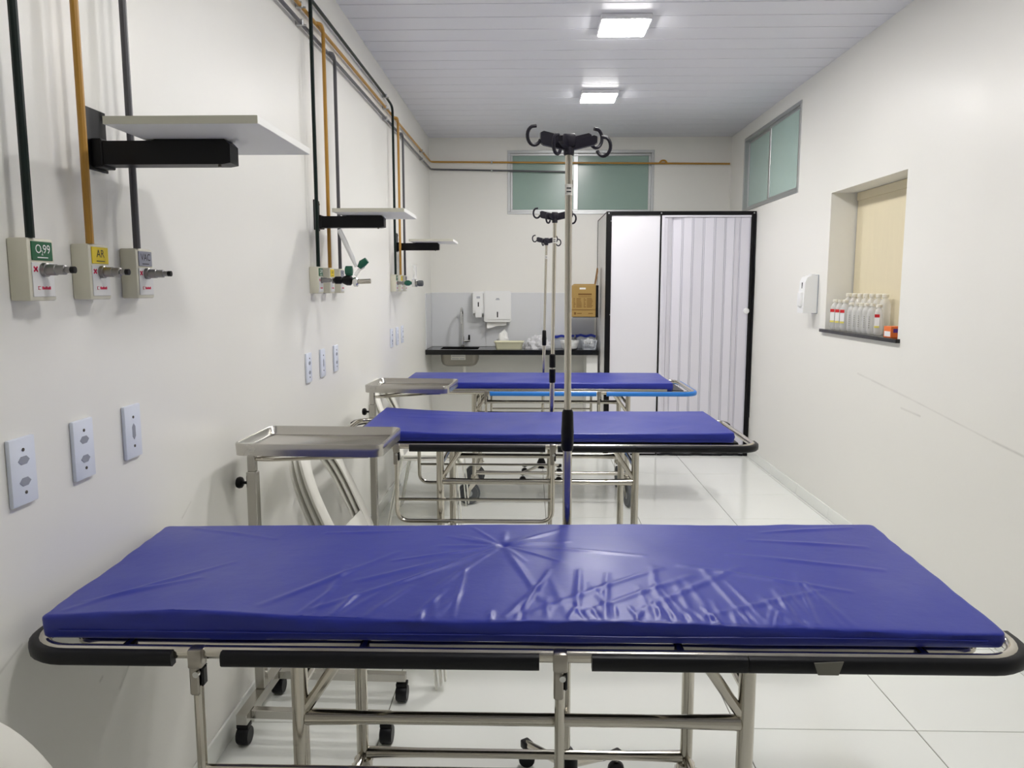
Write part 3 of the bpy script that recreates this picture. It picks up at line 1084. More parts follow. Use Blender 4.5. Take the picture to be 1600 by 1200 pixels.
# ================================================================== DRIP STANDS
def iv_pole(label, loc, zt, zc0, zc1, rz, lean, collars):
    t = thing('drip_stand', label, 'drip stand', loc, rz)
    lx, ly = lean
    # base: hub, five legs, casters
    hb = MB().lathe([(.03, .085), (.034, .09), (.034, .13), (.020, .16), (.016, .165)], (0, 0, 0), 'Z', 18).build('base_hub', 'black_plastic', t)
    for k in range(4):
        a = k * PI / 2 + .62
        c, s = math.cos(a), math.sin(a)
        MB().tube([(.02 * c, .02 * s, .108), (.12 * c, .12 * s, .090), (.195 * c, .195 * s, .075)], .012, 10).build('leg', 'steel', t)
        MB().box((.195 * c, .195 * s, .073), (.034, .028, .026), Matrix.Rotation(a, 3, 'Z'), .004).build('leg_cap', 'black_plastic', t)
        MB().lathe([(.010, -.012), (.023, -.012), (.025, -.008), (.025, .008), (.023, .012), (.010, .012)], (.195 * c, .195 * s, .026), 'Y', 16).build('caster_wheel', 'black_rubber', t)
        MB().tube([(.195 * c, .195 * s, .040), (.195 * c, .195 * s, .065)], .006, 8).build('caster_stem', 'steel', t)

    def P(z):
        return (lx * (z - .1), ly * (z - .1), z)
    MB().tube([P(.14), P(zc0 + .01)], .0125, 14).build('lower_pole', 'steel', t)
    up = MB().tube([P(zc0 + .01), P(zt)], .0095, 14).build('upper_pole', 'steel', t)
    q = P(zt - .10)
    MB().lathe([(.0098, -.014), (.0098, .014)], q, 'Z', 14).build('sticker', 'sticker', up)
    MB().bb(q[0] - .006, q[0] + .006, q[1] - .0104, q[1] - .0098, q[2] + .002, q[2] + .005).bb(q[0] - .006, q[0] + .006, q[1] - .0104, q[1] - .0098, q[2] - .007, q[2] - .004).build('print', 'print_black', up, smooth=0)
    if collars == 1:
        c0 = P((zc0 + zc1) / 2)
        hh = (zc1 - zc0) / 2
        MB().lathe([(.014, -hh), (.0165, -hh + .006), (.0175, -hh * .1), (.0165, hh * .2), (.0155, hh - .008), (.012, hh)], c0, 'Z', 18).build('collar', 'black_plastic', t)
    else:
        c0 = P((zc0 + zc1) / 2)
        hh = (zc1 - zc0) / 2
        MB().lathe([(.014, -hh), (.0165, -hh + .004), (.0165, -.006), (.013, -.004)], c0, 'Z', 18).build('collar', 'black_plastic', t)
        MB().lathe([(.013, .004), (.0165, .006), (.0165, hh - .006), (.012, hh)], c0, 'Z', 18).build('collar', 'black_plastic', t)
    # hook head: four arms with open ring hooks
    hz = P(zt)
    hd = MB().lathe([(.012, -.012), (.014, -.010), (.0145, .012), (.013, .016)], hz, 'Z', 16)
    hd.bb(hz[0] - .017, hz[0] + .017, hz[1] - .017, hz[1] + .017, hz[2] + .008, hz[2] + .042, .006)
    head = hd.build('hook_head', 'hub_plastic', t)
    for ang, ln, hgt in ((190, .080, .034), (236, .046, .018), (22, .066, .034), (-8, .078, .020)):
        a = math.radians(ang)
        c, s = math.cos(a), math.sin(a)
        sd = Vector((-s, c, 0))
        o = Vector(hz)
        e = Vector((c, s, 0))
        pts = [(.006, .0), (ln - .012, .012), (ln - .004, .018), (ln - .004, .018 + hgt * .75), (ln - .012, .020 + hgt * .8), (.006, hgt)]
        vs = [o + e * p[0] + Vector((0, 0, p[1])) + sd * w for w in (-.007, .007) for p in pts]
        n = len(pts)
        fs = [tuple(range(n - 1, -1, -1)), tuple(range(n, 2 * n))] + [(i, (i + 1) % n, n + (i + 1) % n, n + i) for i in range(n)]
        MB().add(vs, fs).build('arm', 'hub_plastic', head, smooth=0)
        hook = []
        for j in range(15):
            q = math.radians(205 + j * 16)
            hook.append(o + e * (ln + .012 + .018 * math.cos(q)) + Vector((0, 0, (.036 if hgt > .03 else .008) + .024 * math.sin(q))))
        hook.append(hook[-1] + e * -.012 + Vector((0, 0, .002)))
        MB().tube(hook, .0046, 8).build('hook', 'hub_plastic', head)
    return t


iv_pole('tall steel drip stand behind the creased wide mattress', (.106, 2.07, 0), 1.836, 1.038, 1.152, 0, (-.004, 0), 1)
iv_pole('steel drip stand with a two-part collar, behind the middle stretcher', (.105, 3.98, 0), 1.820, .990, 1.140, -.05, (.010, 0), 2)
iv_pole('steel drip stand behind the stretcher with bright blue bumpers, nearest the towel dispenser', (.088, 5.88, 0), 1.812, 1.043, 1.160, .12, (.018, 0), 1)


# ================================================================== TRAY TABLES
def tray_table(label, loc, w, d, zt, rz):
    """C-shaped instrument table; origin on the floor under the column, tray reaching to +x"""
    t = thing('tray_table', label, 'tray table', loc, rz)
    yl, yh = -d / 2 - .02, d / 2 + .02
    MB().bb(-.018, .018, yl, yh, .075, .112, .002, 1).build('base_beam', 'steel_sheet', t)
    for yy in (yl + .05, yh - .05):
        MB().bb(.018, .478, yy - .014, yy + .014, .078, .108, .002, 1).build('base_leg', 'steel_sheet', t)
    for cx_, cy_ in ((0, yl + .02), (0, yh - .02), (.463, yl + .05), (.463, yh - .05)):
        cs = MB().bb(cx_ - .02, cx_ + .02, cy_ - .017, cy_ + .017, .060, .0748, .003).build('caster_mount', 'black_plastic', t)
        MB().lathe([(.010, -.020), (.027, -.020), (.031, -.014), (.031, .014), (.027, .020), (.010, .020)], (cx_, cy_, .032), 'X', 18).build('caster_wheel', 'black_rubber', cs)
    MB().bb(-.017, .017, -.017, .017, .112, zt - .125, .003, 1).build('outer_column', 'steel_sheet', t)
    MB().bb(-.013, .013, -.013, .013, zt - .125, zt - .040, .002, 1).build('inner_column', 'steel_sheet', t)
    kb = MB().lathe([(.005, -.017), (.005, -.036)], (0, 0, zt - .165), 'X', 10).lathe([(.012, -.034), (.018, -.038), (.020, -.046), (.017, -.054), (.008, -.057)], (0, 0, zt - .165), 'X', 16)
    kb.build('clamp_knob', 'black_plastic', t)
    x0, x1 = .004, .004 + w
    zr_ = zt - .044
    for sg in (-1, 1):
        path = fillet([(.012, sg * .004, zr_ - .040), (.06, sg * .03, zr_ - .036), (w * .78, sg * d * .40, zr_ + .0), (w * .90, sg * d * .40, zr_ + .002)], .05, 5)
        MB().tube(path, .0055, 8).build('support_rod', 'steel', t)
    # pressed tray with raised rolled rim
    m = MB()
    rings = []
    for ins, z in ((0, zt - .038), (-.001, zt - .02), (-.002, zt - .004), (0, zt), (.005, zt + .001), (.009, zt - .003), (.016, zt - .022), (.024, zt - .027)):
        rings.append([(p[0], p[1], z) for p in rrect(x0 + ins, x1 - ins, -d / 2 + ins, d / 2 - ins, max(.008, .032 - ins), 6)])
    k = len(rings[0])
    vs = [p for r_ in rings for p in r_]
    fs = [(a * k + i, a * k + (i + 1) % k, (a + 1) * k + (i + 1) % k, (a + 1) * k + i) for a in range(len(rings) - 1) for i in range(k)]
    fs.append(tuple((len(rings) - 1) * k + i for i in range(k)))
    fs.append(tuple(range(k - 1, -1, -1)))
    m.add(vs, fs).build('tray', 'steel_sheet', t, smooth=40)
    return t


tray_table('steel tray table on castors between the creased mattress and the middle stretcher', (-.925, 2.485, 0), .468, .318, .999, -.03)
tray_table('steel tray table at the wall end between the middle stretcher and the blue-bumper one', (-.850, 4.075, 0), .440, .33, .982, -.07)


# ================================================================== WHITE PLASTIC CHAIRS
def make_chair(label, group):
    """monobloc side chair; faces +x, origin on the floor under the seat middle"""
    t = thing('plastic_chair', label, 'chair', (0, 0, 0), 0, group)

    def bx(z):
        return -.150 - (z - .43) * .44
    nrm = Vector((1, 0, .44)).normalized()
    # backrest: broad arched band
    arch = []
    for j in range(33):
        a = PI * j / 32
        yy = -.215 * math.copysign(abs(math.cos(a)) ** .75, math.cos(a))
        z = .60 + .245 * abs(math.sin(a)) ** .85
        arch.append((bx(z), yy, z))
    arch = [(bx(.44), -.205, .44), (bx(.52), -.212, .52)] + arch + [(bx(.52), .212, .52), (bx(.44), .205, .44)]
    pr = [(-.044, -.010), (-.036, -.006), (.024, -.006), (.030, -.003), (.030, .003), (.024, .006), (-.036, .006), (-.044, .0)]
    bk = MB().sweep(arch, pr, tuple(nrm)).build('backrest', 'white_plastic', t, smooth=50)
    MB().sweep([(bx(.485), -.175, .485), (bx(.485) - .006, 0, .485), (bx(.485), .175, .485)], [(-.035, -.003), (.035, -.003), (.035, .003), (-.035, .003)], tuple(nrm)).build('lumbar_panel', 'white_plastic', bk, smooth=0)
    # seat

    def seat(u, v):
        x = lerp(-.143, .215, u)
        yv = lerp(-.225, .225, v)
        z = .432 - .014 * math.sin(PI * v) * math.sin(PI * min(1, u * 1.05)) + .010 * u
        z -= .045 * max(0, (u - .86) / .14) ** 2
        return (x, yv * (1 - .10 * (1 - u)), z)
    m = MB().grid(18, 12, seat)
    n = len(m.v)
    m.add([(v[0], v[1], v[2] - .012) for v in m.v], [tuple(f[::-1]) for f in m.f])
    nx_, ny_ = 18, 12
    rimi = [i for i in range(nx_ + 1)] + [j * (nx_ + 1) + nx_ for j in range(1, ny_ + 1)] + [ny_ * (nx_ + 1) + i for i in range(nx_ - 1, -1, -1)] + [j * (nx_ + 1) for j in range(ny_ - 1, 0, -1)]
    for a, b in zip(rimi, rimi[1:] + rimi[:1]):
        m.f.append((a, b, b + n, a + n))
    m.build('seat', 'white_plastic', t, smooth=40)
    for sg in (-1, 1):
        fl = [(.178, sg * .2420, .440), (.184, sg * .2425, .39), (.215, sg * .262, .0)]
        lp = [(-.016, -.0035), (.016, -.0035), (.016, .0035), (-.016, .0035)]
        MB().sweep(fl, lp, (1, 0, 0)).build('leg', 'white_plastic', t, smooth=0)
        rl = [(-.148, sg * .2205, .438), (-.160, sg * .2215, .38), (-.235, sg * .246, .0)]
        MB().sweep(rl, lp, (-1, 0, 0)).build('leg', 'white_plastic', t, smooth=0)
    return t


ch0 = make_chair('white plastic chair standing alone in front of the taped-bumper stretcher', None)
ch0.location = (-.520, .910, 0)
ch0.rotation_euler = (0, 0, .0)
for k in range(3):
    c = copy_tree(ch0, None, (-.560 + .017 * k, 2.950, .018 * k), 0, 'white plastic chair, %s of the stack behind the tray table with castors' % ('bottom', 'middle', 'top')[k])
    c['group'] = 'stacked white chairs behind the near tray table'
for k in range(2):
    c = copy_tree(ch0, None, (-.650 + .017 * k, 4.84, .020 * k), 0, 'white plastic chair, %s of the pair stacked beside the blue-bumper stretcher' % ('lower', 'upper')[k])
    c['group'] = 'stacked white chairs by the far tray table'

# ================================================================== SINK CORNER
CZ = .902
# counter with a cut-out for the bowl
SX0, SX1, SY0, SY1 = -.86, -.50, 7.26, 7.56
m = MB()
t = thing('counter', 'black granite counter along the far wall', 'counter', ((-.97 + .636) / 2, 7.42, .85))
ox, oy, oz = t.location


def loc(mb_, o=None):
    mb_.v = [(v[0] - ox, v[1] - oy, v[2] - oz) for v in mb_.v]
    return mb_


CX0, CX1, CY0, CY1 = L + .004, .640, 7.185, D - .005
m.bb(CX0, SX0, CY0, CY1, CZ - .02, CZ).bb(SX1, CX1, CY0, CY1, CZ - .02, CZ).bb(SX0, SX1, CY0, SY0, CZ - .02, CZ).bb(SX0, SX1, SY1, CY1, CZ - .02, CZ)
loc(m).build('worktop', 'granite', t, smooth=0)
loc(MB().bb(CX0, CX1, CY0 - .004, CY0 + .016, CZ - .046, CZ + .001, .002, 1)).build('front_edge', 'granite', t, smooth=0)
loc(MB().bb(.53, .634, 7.23, CY1, 0.002, CZ - .021)).build('support_panel', 'board_white', t, smooth=0)
# sink bowl
t = thing('sink_bowl', 'stainless steel sink bowl hanging under the granite counter', 'sink', ((SX0 + SX1) / 2, (SY0 + SY1) / 2, CZ - .17))
m = MB()
w2, d2 = (SX1 - SX0) / 2, (SY1 - SY0) / 2
rings = []
for ins, z, rr in ((-.012, .1495, .04), (-.004, .148, .045), (.0, .14, .05), (.008, .05, .05), (.018, .022, .05), (.045, .004, .05), (.08, 0, .05)):
    rings.append([(p[0], p[1], z) for p in rrect(-w2 + ins, w2 - ins, -d2 + ins, d2 - ins, rr, 6)])
for ins, z, rr in ((.082, .0025, .05), (.047, .0065, .05), (.021, .024, .05), (.011, .052, .05), (.003, .14, .05)):
    rings.append([(p[0], p[1], z) for p in rrect(-w2 + ins, w2 - ins, -d2 + ins, d2 - ins, rr, 6)])
k = len(rings[0])
vs = [p for r_ in rings for p in r_]
n1 = 7
fs = [(a * k + i, a * k + (i + 1) % k, (a + 1) * k + (i + 1) % k, (a + 1) * k + i) for a in range(len(rings) - 1) if a != n1 - 1 for i in range(k)]
fs.append(tuple((n1 - 1) * k + i for i in range(k)))
fs.append(tuple(n1 * k + i for i in range(k)))
fs += [((len(rings) - 1) * k + i, (len(rings) - 1) * k + (i + 1) % k, (i + 1) % k, i) for i in range(k)]
m.add(vs, fs).build('bowl', 'sink_steel', t, smooth=40)
st = MB().bb(-.075, .065, -d2 - .0015, -d2 + .004, .07, .118).build('sticker', 'sticker', t, smooth=0)
MB().bb(-.065, .0, -d2 - .0022, -d2 - .0014, .078, .083).bb(.01, .055, -d2 - .0022, -d2 - .0014, .078, .083).bb(-.065, .055, -d2 - .0022, -d2 - .0014, .104, .108).build('print', 'print_grey', st, smooth=0)
MB().tube([(.04, 0, .004), (.04, 0, -.06), (.04, .06, -.10), (.04, .16, -.10)], .016, 10).build('drain_pipe', 'white_plastic', t)
# faucet
t = thing('faucet', 'chrome swan-neck faucet over the sink bowl', 'faucet', (-.672, 7.60, CZ))
path = [(0, 0, .0), (0, 0, .30)]
for j in range(13):
    a = PI * j / 12
    path.append((-.0, -.075 + .075 * math.cos(a), .305 + .075 * math.sin(a)))
path.append((0, -.15, .235))
MB().tube(path, .0105, 14).build('spout', 'chrome', t)
MB().lathe([(.022, 0), (.022, .012), (.017, .016), (.016, .10), (.012, .105)], (0, 0, 0), 'Z', 18).build('base', 'chrome', t)
MB().tube([(.014, 0, .055), (.075, -.004, .060)], .010, 12).build('handle_body', 'chrome', t)
MB().bb(.056, .074, -.012, .006, .066, .118, .003).build('lever', 'black_plastic', t)
# grey wall panels behind the counter
t = thing('backsplash', 'glossy grey wall panels behind the granite counter', 'backsplash', (-.17, D, CZ))
sp = [L + .006, -.445, .103, .632]
for a, b in zip(sp, sp[1:]):
    MB().bb(a + .17 + .0015, b + .17 - .0015, -.008, -.0005, .001, .528, .001, 1).build('panel', 'splash_grey', t, smooth=0)
MB().bb(L + .17 + .0005, L + .17 + .008, -.42, -.009, .0015, .528, .001, 1).build('side_panel', 'splash_grey', t, smooth=0)
MB().bb(L + .17 + .0085, .632 + .17, -.008, -.0005, .5285, .536, .001, 1).build('top_trim', 'white_gloss', t, smooth=0)
# soap dispenser
BY = D - .0085
t = thing('soap_dispenser', 'narrow white soap dispenser beside the paper towel dispenser', 'soap dispenser', (-.510, BY, 1.193))
m = MB().prism([(0, .04), (0, .252), (-.07, .252), (-.088, .235), (-.10, .10), (-.095, .04), (-.06, .02)], 'X', -.055, .055)
m.build('body', 'white_gloss', t, smooth=0)
MB().bb(-.030, .034, -.112, -.09, .0, .075, .006).build('push_bar', 'white_gloss', t)
MB().bb(-.006, .005, -.1005, -.092, .105, .150, .001, 1).build('level_window', 'dark_hole', t, smooth=0)
MB().bb(-.018, .016, -.0925, -.088, .186, .192).bb(-.018, .016, -.092, -.088, .196, .204).build('logo', 'print_grey', t, smooth=0)
# paper towel dispenser
t = thing('towel_dispenser', 'wide white paper towel dispenser with a sheet hanging out', 'towel dispenser', (-.322, BY, 1.150))
rb = rrect(-.132, .132, .0, .302, .02, 5)
MB().prism(rb, 'Y', -.112, 0).build('body', 'white_gloss', t, smooth=30)
MB().prism(rrect(-.122, .122, .025, .295, .02, 5), 'Y', -.119, -.1125).build('front_cover', 'white_gloss', t, smooth=30)
MB().bb(-.006, .005, -.1205, -.1185, .045, .100).build('level_window', 'dark_hole', t, smooth=0)
MB().bb(-.018, .022, -.1202, -.1188, .215, .221).bb(-.012, .016, -.1202, -.1188, .224, .231).build('logo', 'print_grey', t, smooth=0)


def sheet(u, v):
    x = lerp(-.105, .085, u)
    return (x, -.075 + .02 * math.sin(u * 3) - .02 * v, .0 - v * (.062 - .035 * u) - .004 * math.sin(u * 9))


m = MB().grid(16, 6, sheet)
n = len(m.v)
m.add([(a, b + .0008, c) for a, b, c in m.v], [tuple(f[::-1]) for f in m.f])
m.build('paper_sheet', 'paper', t, smooth=60)
# cream tray with a crumpled paper towel behind
t = thing('plastic_tray', 'shallow cream plastic tray on the granite counter', 'tray', (-.205, 7.40, CZ))
m = MB()
rings = []
for ins, z in ((.022, 0), (.012, .045), (.006, .062), (0, .064), (0, .068), (.009, .068), (.014, .060), (.024, .006)):
    rings.append([(p[0], p[1], z) for p in rrect(-.145 + ins, .145 - ins, -.10 + ins, .10 - ins, .02, 5)])
k = len(rings[0])
m.add([p for r_ in rings for p in r_], [(a * k + i, a * k + (i + 1) % k, (a + 1) * k + (i + 1) % k, (a + 1) * k + i) for a in range(len(rings) - 1) for i in range(k)]
      + [tuple(range(k - 1, -1, -1)), tuple((len(rings) - 1) * k + i for i in range(k))])
m.build('dish', 'cream_plastic', t, smooth=40)


def crumple(name, label, cat, loc_, sx, sy, sz, material, seed, nseg=40, amp=.35, freq=3.2):
    m = MB()
    nv = nseg // 2
    vs = []
    for j in range(nv + 1):
        ph = PI / 2 * j / nv
        for i in range(nseg):
            a = 2 * PI * i / nseg
            d = Vector((math.cos(a) * math.cos(ph), math.sin(a) * math.cos(ph), math.sin(ph)))
            k = 1 + amp * noise.noise(d * freq + Vector((seed, 0, 0))) + .10 * abs(noise.noise(d * 9 + Vector((0, seed, 0))))
            vs.append((d.x * sx * k, d.y * sy * k, max(0, d.z * sz * k)))
    fs = [(j * nseg + i, j * nseg + (i + 1) % nseg, (j + 1) * nseg + (i + 1) % nseg, (j + 1) * nseg + i) for j in range(nv) for i in range(nseg)]
    fs.append(tuple(range(nseg - 1, -1, -1)))
    o = m.add(vs, fs).build(name, material, None, loc_, smooth=25)
    return tag(o, label, cat)


crumple('crumpled_paper', 'crumpled white paper towel behind the cream tray', 'paper', (-.275, 7.565, CZ + .0005), .065, .045, .14, 'paper', 3.1, 30, .45, 1.9)
crumple('plastic_bag', 'crumpled clear plastic bag on the granite counter', 'plastic bag', (.078, 7.42, CZ + .0005), .120, .10, .115, 'bag_plastic', 8.4, 48, .35, 3.0)
# white bowl
t = thing('plastic_bowl', 'round white plastic bowl on the granite counter', 'bowl', (.372, 7.28, CZ))
MB().lathe([(.045, 0), (.070, .012), (.084, .05), (.087, .074), (.092, .078), (.092, .084), (.084, .083), (.080, .05), (.066, .018), (.0, .010)], (0, 0, 0), 'Z', 32).build('dish', 'white_gloss', t)
MB().lathe([(.0865, .060), (.0895, .062), (.0895, .068), (.0865, .070)], (0, 0, 0), 'Z', 32).build('rim_band', 'white_gloss', t)
# clear containers with blue wavy lids


def clear_box(label, x, y, w, d, hh):
    t = thing('storage_box', label, 'storage box', (x, y, CZ))
    m = MB()
    rings = []
    for ins, z in ((.012, 0), (0, hh), (.004, hh), (.015, .004)):
        rings.append([(p[0], p[1], z) for p in rrect(-w / 2 + ins, w / 2 - ins, -d / 2 + ins, d / 2 - ins, .018, 4)])
    k = len(rings[0])
    m.add([p for r_ in rings for p in r_], [(a * k + i, a * k + (i + 1) % k, (a + 1) * k + (i + 1) % k, (a + 1) * k + i) for a in range(3) for i in range(k)]
          + [tuple(range(k - 1, -1, -1)), tuple(3 * k + i for i in range(k))])
    m.build('body', 'basket_plastic', t, smooth=40)
    lid = [(lerp(-w / 2 - .004, w / 2 + .004, i / 20), -d / 2 - .002, hh + .008 + .006 * math.sin(i * .62 + x * 9)) for i in range(21)]
    m = MB().sweep(lid, [(-.006, -.011), (.006, -.011), (.006, .011), (-.006, .011)])
    m.bb(-w / 2, w / 2, -d / 2 + .006, d / 2, hh + .001, hh + .012, .003, 1)
    m.build('lid', 'blue_plastic', t, smooth=40)


clear_box('clear plastic box with blue lid behind the white bowl', .322, 7.53, .20, .16, .105)
clear_box('clear plastic box with wavy blue lid in the counter corner by the partition', .535, 7.53, .185, .16, .112)
# lattice basket
t = thing('lattice_basket', 'small translucent lattice basket by the partition side', 'basket', (.555, 7.285, CZ))
m = MB()
w0, w1, hh = .058, .072, .088
for i in range(8):
    u = i / 7
    for sg in (-1, 1):
        m.tube([(lerp(-w0, w0, u), sg * w0 * .8, .004), (lerp(-w1, w1, u), sg * w1 * .8, hh)], .0028, 6)
        m.tube([(sg * w0, lerp(-w0, w0, u) * .8, .004), (sg * w1, lerp(-w1, w1, u) * .8, hh)], .0028, 6)
for sc, z in ((w0, .004), (lerp(w0, w1, .5), hh / 2), (w1, hh)):
    m.tube([(p[0], p[1], z) for p in rrect(-sc, sc, -sc * .8, sc * .8, .015, 4)], .0035, 6, True)
m.build('lattice', 'basket_plastic', t)
MB().prism(rrect(-w0, w0, -w0 * .8, w0 * .8, .015, 4), 'Z', .001, .004).build('bottom', 'basket_plastic', t, smooth=0)
m = MB()
for i in range(7):
    a = i * .9
    m.box((.03 * math.cos(a * 2), .02 * math.sin(a), .05 + .006 * i), (.035, .02, .05), Matrix.Rotation(a, 3, 'Y'), .004)
m.build('contents', 'clear_plastic', t)
# sharps carton on the side of the partition
t = thing('cardboard_carton', 'brown cardboard sharps carton fixed to the partition above the counter', 'carton', (.493, 7.25, 1.215))
MB().bb(-.112, .110, -.09, .09, 0, .288, .001, 1).build('body', 'cardboard', t, smooth=0)
MB().prism([(-.112, .2885), (-.090, .302), (.110, .302), (.110, .2885)], 'Y', -.0905, -.086).build('front_flap', 'cardboard', t, smooth=0)
MB().add([(.106, -.085, .2885), (.106, .085, .2885), (.130, .085, .45), (.130, -.02, .45), (.126, -.085, .42),
          (.109, -.085, .2885), (.109, .085, .2885), (.133, .085, .45), (.133, -.02, .45), (.129, -.085, .42)],
         [(4, 3, 2, 1, 0), (5, 6, 7, 8, 9)] + [(i, (i + 1) % 5, 5 + (i + 1) % 5, 5 + i) for i in range(5)]).build('lid_flap', 'cardboard_dark', t, smooth=0)
m = MB()
f = -.0912
m.bb(-.112, .110, f, f + .001, .0600, .0635).bb(-.112, .110, f, f + .001, .0680, .0695)
m.bb(-.052, .072, f, f + .001, .2, .215).bb(-.05, .07, f, f + .001, .182, .186)
rg = random.Random(5)
for r_ in range(7):
    zz_ = .165 - r_ * .013
    for a, b in ((-.095, -.075), (-.068, -.018), (.0, .02), (.028, .085)):
        m.bb(a, b - rg.uniform(0, .012), f, f + .001, zz_, zz_ + .0055)
m.bb(-.09, -.07, f, f + .001, .02, .042).bb(-.062, -.018, f, f + .001, .027, .034).bb(.042, .085, f, f + .001, .027, .034)
m.build('print', 'print_brown', t, smooth=0)
MB().bb(-.04, .016, f, f + .001, .252, .268).build('white_tab', 'sticker', t, smooth=0)
MB().bb(.1105, .135, -.085, .085, .0, .29, .001, 1).build('bracket_plate', 'black_plastic', t, smooth=0)
MB().bb(-.10, .135, -.085, .085, -.006, -.0005, .001, 1).build('bracket_shelf', 'black_plastic', t, smooth=0)

# ================================================================== PARTITION CUBICLE
QX0, QX1, QY, QH = .650, R - .003, 6.73, 2.132
t = thing('partition_cubicle', 'white panel cubicle with black frame and folding door in the corner', 'cubicle', ((QX0 + QX1) / 2, QY, 0))
ox, oy, oz = t.location
pw_ = .045


def qb(name, material, *a, bev=.002, parent=t):
    return loc(MB().bb(*a, bev, 1)).build(name, material, parent, smooth=0)


post = qb('post', 'black_plastic', QX0, QX0 + pw_, QY, QY + .045, .001, QH)
qb('post', 'black_plastic', QX1 - .038, QX1, QY, QY + .045, .001, QH)
qb('post', 'black_plastic', 1.112, 1.124, QY + .004, QY + .04, .001, QH - .03)
qb('top_rail', 'black_plastic', QX0 + pw_, QX1 - .038, QY, QY + .045, QH - .032, QH)
qb('bottom_rail', 'black_plastic', QX0 + pw_, 1.112, QY + .006, QY + .03, .001, .016)
qb('front_panel', 'panel_white', QX0 + pw_, 1.112, QY + .012, QY + .032, .0165, QH - .032)
qb('side_panel', 'panel_side', QX0 + .006, QX0 + .026, QY + .0455, D - .02, .012, QH - .006)
qb('side_rail', 'black_plastic', QX0 + .002, QX0 + .030, QY + .0455, D - .02, QH - .006, QH)
qb('side_strip', 'black_plastic', QX0 + .002, QX0 + .030, D - .0195, D - .012, .001, QH)
m = MB()
for zz_ in (.1, 1.25, 2.05):
    m.lathe([(.005, -.003), (.005, .0), (.002, .0)], (QX0 + pw_ - .004, QY - .0005, zz_), 'Y', 8)
for xx in (QX0 + .02, 1.118, QX1 - .02):
    m.lathe([(.006, -.003), (.006, .0), (.002, .0)], (xx, QY - .0005, QH - .016), 'Y', 8)
loc(m).build('screw', 'aluminium', t)
# folding door of narrow pvc leaves
fd = loc(MB().bb(1.126, 1.150, QY + .006, QY + .04, .004, QH - .034, .001, 1).bb(1.150, QX1 - .040, QY + .004, QY + .042, QH - .05, QH - .033, .001, 1)).build('folding_door', 'door_pvc', t, smooth=0)
ex = [1.150, 1.180, 1.218, 1.305, 1.392, 1.487, 1.580, 1.672, 1.752, 1.790, QX1 - .041]
n = len(ex) - 1
for k in range(n):
    a, b = ex[k] + .001, ex[k + 1] - .001
    da, db = (.008, .016) if k % 2 == 0 else (.016, .008)
    if k == 1:
        da, db = .010, .030
    if k == 2:
        da, db = .030, .016
    if k in (n - 1,):
        da, db = .010, .010
    th_ = .010
    slat = loc(MB().prism([(a, QY + da), (b, QY + db), (b, QY + db + th_), (a, QY + da + th_)], 'Z', .022, QH - .052)).build('door_leaf', 'door_pvc', fd, smooth=0)
    slat.parent = fd
    if b - a > .06:
        for cx_ in (.08, .92):
            xx, yy = lerp(a, b, cx_), QY + lerp(da, db, cx_)
            loc(MB().bb(xx - .0012, xx + .0012, yy - .001, yy + .003, .022, QH - .053)).build('groove', 'print_grey', fd, smooth=0)
loc(MB().lathe([(.010, .0), (.010, -.014), (.022, -.018), (.026, -.026), (.022, -.036), (.008, -.039)], (QX1 - .062, QY + .010, 1.283), 'Y', 20)).build('door_knob', 'white_gloss', fd)
pts = [(lerp(1.126, QX1 - .04, i / 30), QY + .012, .012 + .004 * math.sin(i * .55) - .002 * math.sin(i * 1.3)) for i in range(31)]
loc(MB().sweep(pts, [(-.008, -.011), (.008, -.011), (.008, .009), (-.008, .009)])).build('door_seal', 'black_rubber', t)
pts = [(QX1 - .006, QY - .006, z) for z in (.35, .6, .9, 1.2)] + [(QX1 - .004, QY - .010, 1.62), (QX1 - .008, QY - .004, 1.72), (QX1 - .008, QY - .004, 2.1)]
loc(MB().sweep(pts, [(-.006, -.005), (.006, -.005), (.006, .005), (-.006, .005)], (0, 1, 0))).build('wall_seal', 'black_rubber', t)

# ================================================================== NICHE CONTENTS
ZS = NI[2]


